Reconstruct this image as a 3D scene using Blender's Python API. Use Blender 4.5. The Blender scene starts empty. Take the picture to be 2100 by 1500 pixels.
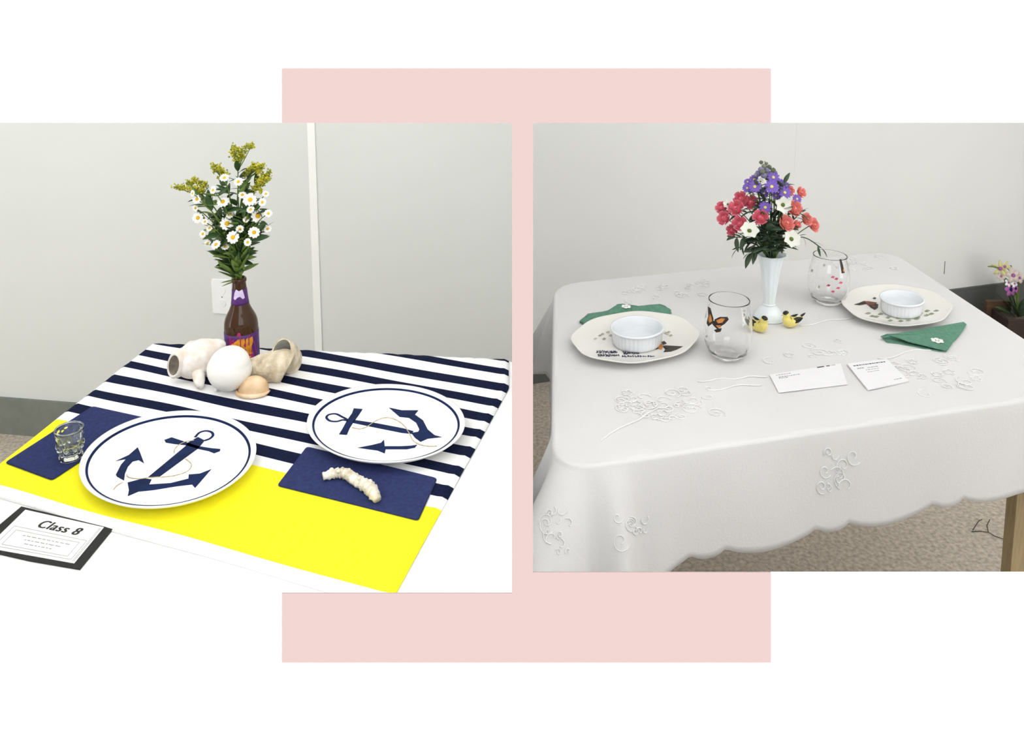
import bpy, math, random
from mathutils import Vector, Matrix

random.seed(11)
scene = bpy.context.scene
col = scene.collection
PI = math.pi

# ------------------------------------------------------------------ camera
FPX = 1700.0                       # focal length in pixels of the 2100 px wide frame
PITCH = math.radians(8)
HORIZON = -50.0                    # picture row of the horizon
AXIS_Y = HORIZON + FPX * math.tan(PITCH)
CAM = Vector((0, 0, 1.5))
cd = bpy.data.cameras.new('camera')
cam = bpy.data.objects.new('camera', cd)
col.objects.link(cam)
cam.location = CAM
cam.rotation_euler = (math.radians(90) - PITCH, 0, 0)
cd.sensor_fit = 'HORIZONTAL'
cd.sensor_width = 36
cd.lens = 36 * FPX / 2100
cd.shift_y = -(750 - AXIS_Y) / 2100
cd.clip_start = 0.05
scene.camera = cam

# ------------------------------------------------------------------ light
world = bpy.data.worlds.new('world')
scene.world = world
world.use_nodes = True
wbg = world.node_tree.nodes['Background']
wbg.inputs[0].default_value = (1.0, 1.0, 1.0, 1)
SKY = 3.1
wbg.inputs[1].default_value = SKY


def area(name, loc, sx, sy, energy, aim=None, color=(1, 1, 1)):
    l = bpy.data.lights.new(name, 'AREA')
    l.shape = 'RECTANGLE'
    l.size = sx
    l.size_y = sy
    l.energy = energy
    l.color = color
    o = bpy.data.objects.new(name, l)
    o.location = loc
    if aim:
        o.rotation_euler = (Vector(aim) - Vector(loc)).to_track_quat('-Z', 'Y').to_euler()
    col.objects.link(o)
    return o


# added fill lights, no real fittings, above the front of each display, tilted towards its back wall
area('fill_light_left', (-0.85, 1.45, 2.16), 1.2, 0.4, 3, (-0.75, 1.75, 0.7))
area('fill_light_right', (0.95, 1.5, 2.16), 1.3, 0.4, 0.8, (0.9, 1.9, 0.6))

vs = scene.view_settings
vs.view_transform = 'Standard'
vs.look = 'None'
vs.exposure = 0.0
vs.gamma = 1.0
vs.use_curve_mapping = False

# ------------------------------------------------------------------ picture point -> point in the place
RT = Vector((1, 0, 0))
FW = Vector((0, math.cos(PITCH), -math.sin(PITCH)))
UP = Vector((0, math.sin(PITCH), math.cos(PITCH)))


def ray(x, y):
    return FW * FPX + RT * (x - 1050) - UP * (y - AXIS_Y)


def P(x, y, z):
    d = ray(x, y)
    return CAM + d * ((z - CAM.z) / d.z)


def Q(x, y, Y):
    d = ray(x, y)
    return CAM + d * (Y / d.y)


def onplane(x, y, p0, n):
    d = ray(x, y)
    return CAM + d * ((p0 - CAM).dot(n) / d.dot(n))


def depth(p):
    return (p - CAM).dot(FW)


# ------------------------------------------------------------------ materials
def mat(name, c, rough=0.6, var=0.04, scale=40, bump=0.0, bscale=None, metal=0.0, trans=0.0,
        ior=1.45, coat=0.0, c2=None, sheen=0.0, spec=0.5, stretch=None):
    m = bpy.data.materials.new(name)
    m.use_nodes = True
    nt = m.node_tree
    b = nt.nodes['Principled BSDF']
    b.inputs['Roughness'].default_value = rough
    b.inputs['Metallic'].default_value = metal
    b.inputs['Transmission Weight'].default_value = trans
    b.inputs['IOR'].default_value = ior
    b.inputs['Coat Weight'].default_value = coat
    b.inputs['Sheen Weight'].default_value = sheen
    b.inputs['Specular IOR Level'].default_value = spec
    tc = nt.nodes.new('ShaderNodeTexCoord')
    src = tc.outputs['Object']
    if stretch:
        mp = nt.nodes.new('ShaderNodeMapping')
        mp.inputs['Scale'].default_value = stretch
        nt.links.new(src, mp.inputs[0])
        src = mp.outputs[0]
    n = nt.nodes.new('ShaderNodeTexNoise')
    n.inputs['Scale'].default_value = scale
    n.inputs['Detail'].default_value = 4
    nt.links.new(src, n.inputs['Vector'])
    r = nt.nodes.new('ShaderNodeValToRGB')
    if c2 is None:
        lo = [max(0, v * (1 - var * 2)) for v in c]
        hi = [min(1, v * (1 + var)) for v in c]
    else:
        lo, hi = c, c2
    r.color_ramp.elements[0].position = 0.32
    r.color_ramp.elements[1].position = 0.68
    r.color_ramp.elements[0].color = (*lo, 1)
    r.color_ramp.elements[1].color = (*hi, 1)
    nt.links.new(n.outputs['Fac'], r.inputs[0])
    nt.links.new(r.outputs[0], b.inputs['Base Color'])
    if bump:
        n2 = nt.nodes.new('ShaderNodeTexNoise')
        n2.inputs['Scale'].default_value = bscale or scale
        n2.inputs['Detail'].default_value = 5
        nt.links.new(src, n2.inputs['Vector'])
        bp = nt.nodes.new('ShaderNodeBump')
        bp.inputs['Strength'].default_value = bump
        bp.inputs['Distance'].default_value = 0.004
        nt.links.new(n2.outputs['Fac'], bp.inputs['Height'])
        nt.links.new(bp.outputs[0], b.inputs['Normal'])
    return m


def srgb(r, g, b):
    f = lambda v: (v / 255 / 12.92) if v <= 10 else ((v / 255 + 0.055) / 1.055) ** 2.4
    return (f(r), f(g), f(b))


M = {}
M['board'] = mat('white_board', (0.40, 0.40, 0.40), 0.9, 0.0, 20, spec=0.0)
pk = srgb(243, 215, 211)
M['pink'] = mat('pink_board', tuple(v / SKY for v in pk), 0.9, 0.0, 20, spec=0.0)
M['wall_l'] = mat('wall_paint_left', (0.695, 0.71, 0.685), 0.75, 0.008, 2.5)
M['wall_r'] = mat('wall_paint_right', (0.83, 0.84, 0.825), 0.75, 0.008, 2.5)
M['divider'] = mat('partition_paint', (0.90, 0.90, 0.89), 0.8, 0.01, 3)
M['batten'] = mat('batten_paint', (0.88, 0.89, 0.86), 0.6, 0.01, 10)
M['base'] = mat('baseboard_vinyl', (0.19, 0.205, 0.18), 0.55, 0.04, 30)
M['base_r'] = mat('baseboard_vinyl_dark', (0.105, 0.112, 0.108), 0.55, 0.04, 30)
M['carpet'] = mat('carpet', (0.38, 0.325, 0.26), 0.95, 0, 90, bump=0.6, bscale=200, c2=(0.66, 0.585, 0.49))
M['plastic'] = mat('switch_plastic', (0.88, 0.88, 0.88), 0.4, 0.01, 30)
M['table_white'] = mat('white_tabletop', (0.92, 0.92, 0.92), 0.5, 0.005, 10)
M['leg_wood'] = mat('tan_table_leg', (0.46, 0.35, 0.19), 0.5, 0.08, 30, stretch=(6, 6, 0.6))
M['navy'] = mat('navy_stripe', (0.006, 0.010, 0.040), 0.9, 0.15, 220, bump=0.25, spec=0.15)
M['white_cloth'] = mat('white_terry', (0.92, 0.92, 0.92), 0.85, 0.006, 200, bump=0.15)
M['yellow'] = mat('yellow_terry', (0.98, 0.90, 0.012), 0.9, 0.01, 120, bump=0.15)
M['hem'] = mat('hem_stitch', (0.80, 0.79, 0.77), 0.9, 0.05, 200)
M['navy_nap'] = mat('navy_napkin_cloth', (0.030, 0.040, 0.125), 0.9, 0.08, 160, bump=0.15, spec=0.15)
M['plate'] = mat('white_glaze', (0.93, 0.93, 0.92), 0.18, 0.004, 10, coat=0.2)
M['anchor'] = mat('navy_print', (0.007, 0.018, 0.075), 0.5, 0.15, 40, spec=0.1)
M['rope'] = mat('rope_print', (0.55, 0.44, 0.28), 0.4, 0.2, 200)
M['brown_glass'] = mat('amber_glass', (0.065, 0.022, 0.004), 0.08, 0.05, 10, trans=0.25, coat=0.2, spec=0.3)
M['purple'] = mat('purple_label', (0.085, 0.014, 0.16), 0.45, 0.1, 60)
M['magenta'] = mat('magenta_label', (0.42, 0.02, 0.16), 0.45, 0.1, 60)
M['orange'] = mat('orange_print', (0.85, 0.33, 0.03), 0.45, 0.15, 80)
M['lilac'] = mat('lilac_print', (0.70, 0.60, 0.85), 0.45, 0.05, 80)
M['stem'] = mat('flower_stem', (0.13, 0.21, 0.035), 0.6, 0.2, 50)
M['leaf'] = mat('leaf_green', (0.035, 0.085, 0.02), 0.5, 0.3, 60)
M['leaf2'] = mat('leaf_light_green', (0.15, 0.24, 0.045), 0.5, 0.25, 60)
M['gold'] = mat('goldenrod', (0.17, 0.22, 0.02), 0.7, 0, 110, c2=(0.66, 0.58, 0.03))
M['petal_w'] = mat('white_petal', (0.93, 0.93, 0.90), 0.6, 0.01, 30)
M['eye'] = mat('yellow_flower_eye', (0.80, 0.46, 0.01), 0.7, 0.2, 200)
M['shell_w'] = mat('white_shell', (0.93, 0.91, 0.87), 0.5, 0.02, 30, bump=0.2, bscale=60)
M['shell_rough'] = mat('chalky_shell', (0.78, 0.68, 0.58), 0.8, 0, 45, bump=0.6, bscale=70, c2=(0.95, 0.93, 0.90))
M['shell_in'] = mat('shell_inside', (0.20, 0.165, 0.13), 0.6, 0.2, 60)
M['shell_tan'] = mat('tan_shell', (0.62, 0.36, 0.15), 0.4, 0, 22, c2=(0.93, 0.76, 0.55))
M['shell_beige'] = mat('beige_shell', (0.50, 0.41, 0.27), 0.85, 0, 55, bump=0.9, bscale=90, c2=(0.86, 0.76, 0.60))
M['shell_grey'] = mat('grey_shell_inside', (0.33, 0.34, 0.31), 0.6, 0.15, 40)
M['coral'] = mat('knobbly_shell', (0.55, 0.47, 0.33), 0.6, 0, 75, bump=0.6, bscale=140, c2=(0.95, 0.92, 0.85))
M['glass'] = mat('clear_glass', (1, 1, 1), 0.0, 0.0, 10, trans=1.0, ior=1.45)
M['cut_glass'] = mat('pressed_glass', (0.97, 1.0, 0.97), 0.03, 0.0, 10, trans=1.0, ior=1.5)
M['black_card'] = mat('black_card', (0.018, 0.019, 0.018), 0.75, 0.1, 60)
M['paper'] = mat('white_paper', (0.92, 0.92, 0.92), 0.7, 0.004, 60)
M['paper_r'] = mat('card_paper', (0.86, 0.86, 0.87), 0.7, 0.004, 60)
M['ink'] = mat('black_ink', (0.02, 0.02, 0.02), 0.6, 0.1, 60)
M['grey_ink'] = mat('grey_ink', (0.30, 0.30, 0.29), 0.6, 0.1, 60)
M['linen'] = mat('white_linen', (0.755, 0.745, 0.74), 0.8, 0.01, 6, bump=0.12, bscale=260, sheen=0.1)
M['embroid'] = mat('white_thread', (0.90, 0.90, 0.89), 0.6, 0.02, 100)
M['cream'] = mat('cream_glaze', (0.84, 0.82, 0.775), 0.2, 0.008, 14, coat=0.2)
M['ramekin'] = mat('ramekin_glaze', (0.80, 0.83, 0.86), 0.2, 0.006, 14, coat=0.2)
M['milk'] = mat('milk_glass', (0.80, 0.86, 0.88), 0.25, 0.02, 12, coat=0.2)
M['green_nap'] = mat('green_napkin_cloth', (0.115, 0.275, 0.19), 0.85, 0.08, 120, bump=0.25)
M['blue_ink'] = mat('blue_black_lettering', (0.02, 0.022, 0.07), 0.5, 0.2, 100)
M['wing_dark'] = mat('butterfly_dark', (0.022, 0.012, 0.008), 0.5, 0.2, 100)
M['wing_or'] = mat('butterfly_orange', (0.62, 0.24, 0.05), 0.5, 0.2, 100)
M['wing_br'] = mat('butterfly_brown', (0.22, 0.06, 0.03), 0.5, 0.2, 100)
M['herb'] = mat('green_print', (0.30, 0.36, 0.22), 0.5, 0.2, 100)
M['herb2'] = mat('grey_green_print', (0.48, 0.47, 0.38), 0.5, 0.2, 100)
M['pink_print'] = mat('pink_print', (0.65, 0.12, 0.2), 0.5, 0.2, 100)
M['bird'] = mat('yellow_bird_glaze', (0.82, 0.70, 0.19), 0.3, 0.06, 60, coat=0.2)
M['bird_black'] = mat('black_bird_glaze', (0.015, 0.014, 0.014), 0.3, 0.1, 60)
M['beak'] = mat('bird_beak', (0.80, 0.62, 0.30), 0.4, 0.05, 60)
M['rose_p'] = mat('pink_rose', (0.60, 0.085, 0.14), 0.6, 0, 45, c2=(0.86, 0.25, 0.31))
M['rose_c'] = mat('coral_rose', (0.70, 0.17, 0.145), 0.6, 0, 45, c2=(0.92, 0.38, 0.33))
M['aster'] = mat('purple_aster', (0.10, 0.05, 0.34), 0.6, 0, 60, c2=(0.26, 0.15, 0.56))
M['delph'] = mat('grey_violet_bud', (0.13, 0.12, 0.22), 0.7, 0, 60, c2=(0.26, 0.24, 0.36))
M['bud_green'] = mat('green_bud', (0.09, 0.11, 0.07), 0.7, 0, 60, c2=(0.20, 0.21, 0.15))
M['pale_eye'] = mat('pale_yellow_eye', (0.78, 0.70, 0.22), 0.7, 0.1, 100)
M['green_eye'] = mat('green_flower_eye', (0.10, 0.15, 0.02), 0.7, 0.2, 100)
M['dleaf'] = mat('dark_leaf', (0.018, 0.045, 0.022), 0.5, 0, 60, c2=(0.075, 0.115, 0.065))
M['pot'] = mat('brown_planter', (0.042, 0.025, 0.02), 0.5, 0.15, 25, stretch=(1, 1, 8))
M['pot_l'] = mat('brown_planter_board', (0.11, 0.065, 0.035), 0.55, 0.2, 18, stretch=(1, 1, 6))
M['orchid_y'] = mat('yellow_orchid', (0.72, 0.68, 0.30), 0.6, 0.1, 60)
M['orchid_w'] = mat('blush_orchid', (0.72, 0.62, 0.56), 0.6, 0.05, 60)
M['orchid_p'] = mat('purple_orchid', (0.42, 0.13, 0.40), 0.6, 0.15, 60)
M['stake'] = mat('plant_stake', (0.25, 0.22, 0.17), 0.7, 0.1, 40)
M['thread'] = mat('dark_thread', (0.03, 0.025, 0.02), 0.8, 0.1, 40)


# ------------------------------------------------------------------ mesh helpers
def mesh(name, geo, m, smooth=True, midx=None):
    v, f = geo
    me = bpy.data.meshes.new(name)
    me.from_pydata([tuple(p) for p in v], [], f)
    ms = m if isinstance(m, (list, tuple)) else [m]
    for k in ms:
        me.materials.append(M[k])
    if smooth:
        me.polygons.foreach_set('use_smooth', [True] * len(me.polygons))
    if midx:
        me.polygons.foreach_set('material_index', midx)
    me.update()
    return me


def put(name, me, parent=None, loc=None, rot=None, scale=None):
    o = bpy.data.objects.new(name, me)
    col.objects.link(o)
    if parent is not None:
        o.parent = parent
    if loc is not None:
        o.location = loc
    if rot is not None:
        if isinstance(rot, Matrix):
            o.rotation_euler = rot.to_euler()
        else:
            o.rotation_euler = rot
    if scale is not None:
        o.scale = (scale,) * 3
    return o


def part(name, geo, m, parent, smooth=True, **k):
    return put(name, mesh(name, geo, m, smooth), parent, **k)


def tag(o, label, cat, group=None):
    o['label'] = label
    o['category'] = cat
    if group:
        o['group'] = group
    return o


def thing(name, label, cat, loc, group=None, rotz=0.0):
    o = bpy.data.objects.new(name, None)
    o.empty_display_size = 0.02
    col.objects.link(o)
    o.location = loc
    o.rotation_euler = (0, 0, rotz)
    return tag(o, label, cat, group)


def struct(name, geo, m, smooth=False, midx=None):
    o = put(name, mesh(name, geo, m, smooth, midx))
    o['kind'] = 'structure'
    return o


def join(geos):
    V, F_ = [], []
    for v, f in geos:
        n = len(V)
        V += list(v)
        F_ += [tuple(i + n for i in q) for q in f]
    return V, F_


def move(geo, off):
    off = Vector(off)
    return [Vector(p) + off for p in geo[0]], geo[1]


def xf(geo, mtx):
    return [mtx @ Vector(p) for p in geo[0]], geo[1]


def box(x0, x1, y0, y1, z0, z1):
    v = [(x, y, z) for z in (z0, z1) for y in (y0, y1) for x in (x0, x1)]
    f = [(0, 2, 3, 1), (4, 5, 7, 6), (0, 1, 5, 4), (2, 6, 7, 3), (0, 4, 6, 2), (1, 3, 7, 5)]
    return v, f


def prism(out, z0, z1):
    n = len(out)
    v = [(p[0], p[1], z0) for p in out] + [(p[0], p[1], z1) for p in out]
    f = [tuple(range(n - 1, -1, -1)), tuple(range(n, 2 * n))]
    ar = sum(out[i][0] * out[(i + 1) % n][1] - out[(i + 1) % n][0] * out[i][1] for i in range(n))
    f += [(i, (i + 1) % n, n + (i + 1) % n, n + i) for i in range(n)]
    if ar < 0:
        f = [tuple(reversed(q)) for q in f]
    return v, f


def lathe(prof, n=48, mod=None):
    v, f, rings = [], [], []
    for r, z in prof:
        if r < 1e-6:
            rings.append([len(v)])
            v.append((0, 0, z))
        else:
            rg = []
            for k in range(n):
                a = 2 * PI * k / n
                rr = r * (mod(a, r, z) if mod else 1)
                rg.append(len(v))
                v.append((rr * math.cos(a), rr * math.sin(a), z))
            rings.append(rg)
    for a, b in zip(rings[:-1], rings[1:]):
        for k in range(n):
            k2 = (k + 1) % n
            if len(a) == 1 and len(b) == 1:
                continue
            if len(a) == 1:
                f.append((a[0], b[k2], b[k]))
            elif len(b) == 1:
                f.append((a[k], a[k2], b[0]))
            else:
                f.append((a[k], a[k2], b[k2], b[k]))
    return v, f


def smooth_prof(pts, sub=6):
    out = []
    n = len(pts)
    for i in range(n - 1):
        p0 = pts[max(i - 1, 0)]
        p1, p2 = pts[i], pts[i + 1]
        p3 = pts[min(i + 2, n - 1)]
        for k in range(sub):
            t = k / sub
            q = []
            for c in range(len(p1)):
                q.append(0.5 * (2 * p1[c] + (p2[c] - p0[c]) * t + (2 * p0[c] - 5 * p1[c] + 4 * p2[c] - p3[c]) * t * t
                                + (3 * p1[c] - p0[c] - 3 * p2[c] + p3[c]) * t ** 3))
            out.append(tuple(q))
    out.append(tuple(pts[-1]))
    return out


def tube(pts, rad, n=8, caps=True):
    pts = [Vector(p) for p in pts]
    m = len(pts)
    if not isinstance(rad, (list, tuple)):
        rad = [rad] * m
    v, f = [], []
    ref = None
    for i, p in enumerate(pts):
        t = (pts[min(i + 1, m - 1)] - pts[max(i - 1, 0)])
        t = t.normalized() if t.length > 1e-9 else Vector((0, 0, 1))
        if ref is None:
            ref = t.orthogonal().normalized()
        ref = (ref - t * ref.dot(t))
        ref = ref.normalized() if ref.length > 1e-6 else t.orthogonal().normalized()
        b = t.cross(ref)
        for k in range(n):
            a = 2 * PI * k / n
            v.append(p + (ref * math.cos(a) + b * math.sin(a)) * rad[i])
    for i in range(m - 1):
        for k in range(n):
            k2 = (k + 1) % n
            f.append((i * n + k, i * n + k2, (i + 1) * n + k2, (i + 1) * n + k))
    if caps:
        f.append(tuple(range(n - 1, -1, -1)))
        f.append(tuple((m - 1) * n + k for k in range(n)))
    return v, f


def ribbon(pts, w, z0, z1):
    """flat band of width w along 2D points, as a thin solid"""
    L, R = [], []
    m = len(pts)
    for i in range(m):
        a, b = pts[max(i - 1, 0)], pts[min(i + 1, m - 1)]
        d = Vector((b[0] - a[0], b[1] - a[1]))
        d = d.normalized() if d.length > 1e-9 else Vector((1, 0))
        nn = Vector((-d.y, d.x)) * (w / 2)
        L.append((pts[i][0] + nn.x, pts[i][1] + nn.y))
        R.append((pts[i][0] - nn.x, pts[i][1] - nn.y))
    v = [(p[0], p[1], z1) for p in L] + [(p[0], p[1], z1) for p in R] + [(p[0], p[1], z0) for p in L] + [(p[0], p[1], z0) for p in R]
    f = []
    for i in range(m - 1):
        f.append((i, m + i, m + i + 1, i + 1))
        f.append((2 * m + i, i, i + 1, 2 * m + i + 1))
        f.append((m + i, 3 * m + i, 3 * m + i + 1, m + i + 1))
    f.append((0, 2 * m, 3 * m, m))
    f.append((m - 1, 2 * m - 1, 4 * m - 1, 3 * m - 1))
    return v, f


def leaf_geo(L=1.0, W=0.3, curl=0.25, n=7, fold=0.12, th=0.012):
    """leaf along +X, up +Z, as a thin closed solid"""
    top, f = [], []
    for i in range(n + 1):
        t = i / n
        w = W * 0.5 * (math.sin(PI * min(1, t * 1.0)) ** 0.75) * (1.15 - 0.4 * t) + 0.004 * L
        z = -curl * L * t * t
        top += [(L * t, -w, z + fold * w), (L * t, 0, z), (L * t, w, z + fold * w)]
    k = len(top)
    v = top + [(x, y, z - th * L) for x, y, z in top]
    for i in range(n):
        for j in (0, 1):
            a = i * 3 + j
            f.append((a, a + 3, a + 4, a + 1))
            f.append((k + a, k + a + 1, k + a + 4, k + a + 3))
        a = i * 3
        f.append((a, k + a, k + a + 3, a + 3))
        f.append((a + 2, a + 5, k + a + 5, k + a + 2))
    return v, f


def frame_z(d, roll=0.0):
    """rotation taking +Z to direction d"""
    q = Vector((0, 0, 1)).rotation_difference(Vector(d).normalized())
    return q.to_matrix() @ Matrix.Rotation(roll, 3, 'Z')


def frame_x(d, roll=0.0):
    q = Vector((1, 0, 0)).rotation_difference(Vector(d).normalized())
    x = Vector(d).normalized()
    m = q.to_matrix()
    # keep leaf upper side up as far as possible
    z = m @ Vector((0, 0, 1))
    up = Vector((0, 0, 1)) - x * x.z
    if up.length > 1e-4:
        up.normalize()
        ang = math.atan2(z.cross(up).dot(x), z.dot(up))
        m = Matrix.Rotation(ang + roll, 3, x) @ m
    return m


# ================================================================== THE SETTING
TOP_L = 0.740          # left tabletop height
CL = 0.743             # top of the striped cloth
TOP_R = 0.738          # right tabletop height
CR = 0.742             # top of the linen cloth

# display wall leaning slightly back, with two openings
D_BOARD = 0.80
TH_B = 0.008


def bd(px, py, off=0.0):
    s = D_BOARD / FPX
    return CAM + FW * (D_BOARD + off) + RT * ((px - 1050) * s) - UP * ((py - AXIS_Y) * s)


def wall_with_holes(x0, x1, y0, y1, holes, front, back, bev):
    """rectangle with rectangular holes, cut into cells; hole rims are bevelled towards the back"""
    xs = sorted({x0, x1, *[h[0] for h in holes], *[h[1] for h in holes]})
    ys = sorted({y0, y1, *[h[2] for h in holes], *[h[3] for h in holes]})
    v, f = [], []

    def quad(a, b, c, d):
        n = len(v)
        v.extend((a, b, c, d))
        f.append((n, n + 1, n + 2, n + 3))
    for i in range(len(xs) - 1):
        for j in range(len(ys) - 1):
            cx, cy = (xs[i] + xs[i + 1]) / 2, (ys[j] + ys[j + 1]) / 2
            if any(h[0] < cx < h[1] and h[2] < cy < h[3] for h in holes):
                continue
            a, b, c, d = (xs[i], ys[j + 1]), (xs[i + 1], ys[j + 1]), (xs[i + 1], ys[j]), (xs[i], ys[j])
            quad(bd(*a, front), bd(*b, front), bd(*c, front), bd(*d, front))
    for h in holes:
        c = [(h[0], h[2]), (h[1], h[2]), (h[1], h[3]), (h[0], h[3])]
        e = [(h[0] - bev, h[2] - bev), (h[1] + bev, h[2] - bev), (h[1] + bev, h[3] + bev), (h[0] - bev, h[3] + bev)]
        for k in range(4):
            k2 = (k + 1) % 4
            quad(bd(*c[k], front), bd(*c[k2], front), bd(*e[k2], back), bd(*e[k], back))
    nf = len(f)
    wide = [(h[0] - bev, h[1] + bev, h[2] - bev, h[3] + bev) for h in holes]
    xs = sorted({x0, x1, *[h[0] for h in wide], *[h[1] for h in wide]})
    ys = sorted({y0, y1, *[h[2] for h in wide], *[h[3] for h in wide]})
    for i in range(len(xs) - 1):
        for j in range(len(ys) - 1):
            cx, cy = (xs[i] + xs[i + 1]) / 2, (ys[j] + ys[j + 1]) / 2
            if any(h[0] < cx < h[1] and h[2] < cy < h[3] for h in wide):
                continue
            quad(*[bd(x, y, back) for x, y in ((xs[i], ys[j]), (xs[i + 1], ys[j]), (xs[i + 1], ys[j + 1]), (xs[i], ys[j + 1]))])
    return v, f, [0] * nf + [1] * (len(f) - nf)


HL = (-60, 1050, 252, 1216)
HR = (1093, 2160, 252, 1173)
M['bounce_back'] = mat('white_bounce_back', (0.90, 0.90, 0.89), 0.9, 0.01, 20, spec=0.0)  # unseen white back, added to bounce light onto the hanging cloth
wv, wf, wi = wall_with_holes(-2600, 4700, -300, 3120, [HL, HR], 0.0, TH_B, 14)
struct('wall_front', (wv, wf), ['board', 'bounce_back'], midx=wi)

# pink panel: an I-shaped board, 1 mm proud of the white wall, cut round both openings
pv = [(579, 141), (1580, 141), (1580, 252), (1093, 252), (1093, 1173), (1580, 1173), (1580, 1358),
      (579, 1358), (579, 1216), (1050, 1216), (1050, 252), (579, 252)]
o0 = bd(1080, 1358, -0.0005)
vv = [bd(x, y, -0.0011) - o0 for x, y in pv] + [bd(x, y, -0.0002) - o0 for x, y in pv]
n12 = len(pv)
ff = [(0, 11, 10, 3, 2, 1), (10, 9, 4, 3), (9, 8, 7, 6, 5, 4)]
ff += [(i, (i + 1) % n12, n12 + (i + 1) % n12, n12 + i) for i in range(n12)]
pink = put('pink_panel', mesh('pink_panel', (vv, ff), 'pink', False), loc=o0)
tag(pink, 'pale pink I-shaped panel on the white wall between the two openings', 'panel')

# floor
struct('floor', ([(-2.6, 0.62, 0), (2.9, 0.62, 0), (2.9, 4.3, 0), (-2.6, 4.3, 0),
                  (-2.6, 0.62, -.03), (2.9, 0.62, -.03), (2.9, 4.3, -.03), (-2.6, 4.3, -.03)],
                 [(0, 1, 2, 3), (7, 6, 5, 4), (0, 4, 5, 1), (1, 5, 6, 2), (2, 6, 7, 3), (3, 7, 4, 0)]), 'carpet')

WALL_H = 2.2


def wall_run(a, b, th, z0, z1):
    a, b = Vector((a[0], a[1], 0)), Vector((b[0], b[1], 0))
    d = (b - a).normalized()
    n = Vector((-d.y, d.x, 0))
    v = []
    for z in (z0, z1):
        for p in (a, b, b + n * th, a + n * th):
            v.append((p.x, p.y, z))
    return v, [(3, 2, 1, 0), (4, 5, 6, 7), (0, 1, 5, 4), (1, 2, 6, 5), (2, 3, 7, 6), (3, 0, 4, 7)]


# left back wall and its baseboard
l1, l2 = P(0, 890, 0), P(60, 895.1, 0)
ldir = (l2 - l1).normalized()
L0 = l1 + ldir * ((-2.6 - l1.x) / ldir.x)
L1 = l1 + ldir * ((0.003 - l1.x) / ldir.x)
ln = Vector((ldir.y, -ldir.x, 0))           # towards the camera
wl0, wl1 = L0 - ln * 0.012, L1 - ln * 0.012
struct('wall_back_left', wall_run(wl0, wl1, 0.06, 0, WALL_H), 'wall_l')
struct('baseboard_left', wall_run(L0, L1, 0.012, 0, 0.125), 'base')
# right back wall and its baseboard
r1, r2 = P(1093, 788, 0), P(2020, 655, 0)
rdir = (r2 - r1).normalized()
R0 = r1 + rdir * ((0.019 - r1.x) / rdir.x)
R1 = r1 + rdir * ((2.9 - r1.x) / rdir.x)
rn = Vector((rdir.y, -rdir.x, 0))
wr0, wr1 = R0 - rn * 0.012, R1 - rn * 0.012
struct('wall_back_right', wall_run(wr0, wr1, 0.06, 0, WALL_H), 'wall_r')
struct('baseboard_right', wall_run(R0, R1, 0.012, 0, 0.155), 'base_r')
# partition between the two displays and the outer side walls
yz = [(0.62, 0.0), (0.833, 1.60), (2.92, WALL_H), (2.92, 0.0)]
struct('wall_middle', ([(0.004, y, z) for y, z in yz] + [(0.018, y, z) for y, z in yz],
                       [(0, 1, 2, 3), (7, 6, 5, 4), (0, 4, 5, 1), (1, 5, 6, 2), (2, 6, 7, 3), (3, 7, 4, 0)]), 'divider')
struct('wall_left', box(-2.66, -2.6, 0.62, 2.9, 0, WALL_H), 'wall_l')
struct('wall_right', box(2.9, 2.96, 0.62, 3.9, 0, WALL_H), 'wall_r')

M['added_ceiling'] = mat('added_ceiling_paint', (0.85, 0.85, 0.84), 0.9, 0.01, 8)
struct('added_ceiling', box(-2.66, 2.96, 0.98, 4.3, WALL_H, WALL_H + 0.04), 'added_ceiling')  # unseen, added to keep sky light from falling straight onto the tables

# vertical cover strip on the left wall, thin panel joint on the right wall
bpt = onplane(646, 480, wl0, ln)
bq = [bpt - ldir * 0.0115, bpt + ldir * 0.0115]
struct('trim_1', wall_run(bq[0] + ln * 0.004, bq[1] + ln * 0.004, 0.004, 0.125, WALL_H), 'batten')
jpt = onplane(1627, 400, wr0, rn)
struct('trim_2', wall_run(jpt - rdir * 0.0016 + rn * 0.001, jpt + rdir * 0.0016 + rn * 0.001, 0.001, 0.155, WALL_H), 'wall_r')

# wall switch plate behind the bottle
ctr = onplane(457, 608, wl0, ln)
sw = thing('wall_outlet', 'white wall outlet plate behind the brown bottle', 'outlet', ctr)
rot_l = Matrix((ldir, ln, Vector((0, 0, 1)))).transposed()


def on_wall(geo):
    return xf(geo, rot_l.to_4x4())


pl = []
for k in range(16):
    a = 2 * PI * k / 16 + PI / 16
    cx, cz = math.cos(a), math.sin(a)
    pl.append((math.copysign(0.029, cx) + 0.006 * cx, math.copysign(0.05, cz) + 0.006 * cz))
pg = ([(x, 0, z) for x, z in pl] + [(x * .94, 0.006, z * .97) for x, z in pl],
      [tuple(range(15, -1, -1)), tuple(range(16, 32))] + [(i, (i + 1) % 16, 16 + (i + 1) % 16, 16 + i) for i in range(16)])
part('cover_plate', on_wall(pg), 'plastic', sw, False)
for dz in (-0.02, 0.02):
    part('socket', on_wall(move(xf(lathe([(0.0001, 0.0082), (0.012, 0.0082), (0.013, 0.0055)], 20),
                                  Matrix.Rotation(-PI / 2, 4, 'X')), (0, 0, dz))), 'plastic', sw, False)
part('screw', on_wall(xf(lathe([(0.0001, 0.0075), (0.002, 0.0072), (0.0024, 0.0055)], 10),
                         Matrix.Rotation(-PI / 2, 4, 'X'))), 'grey_ink', sw)


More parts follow.
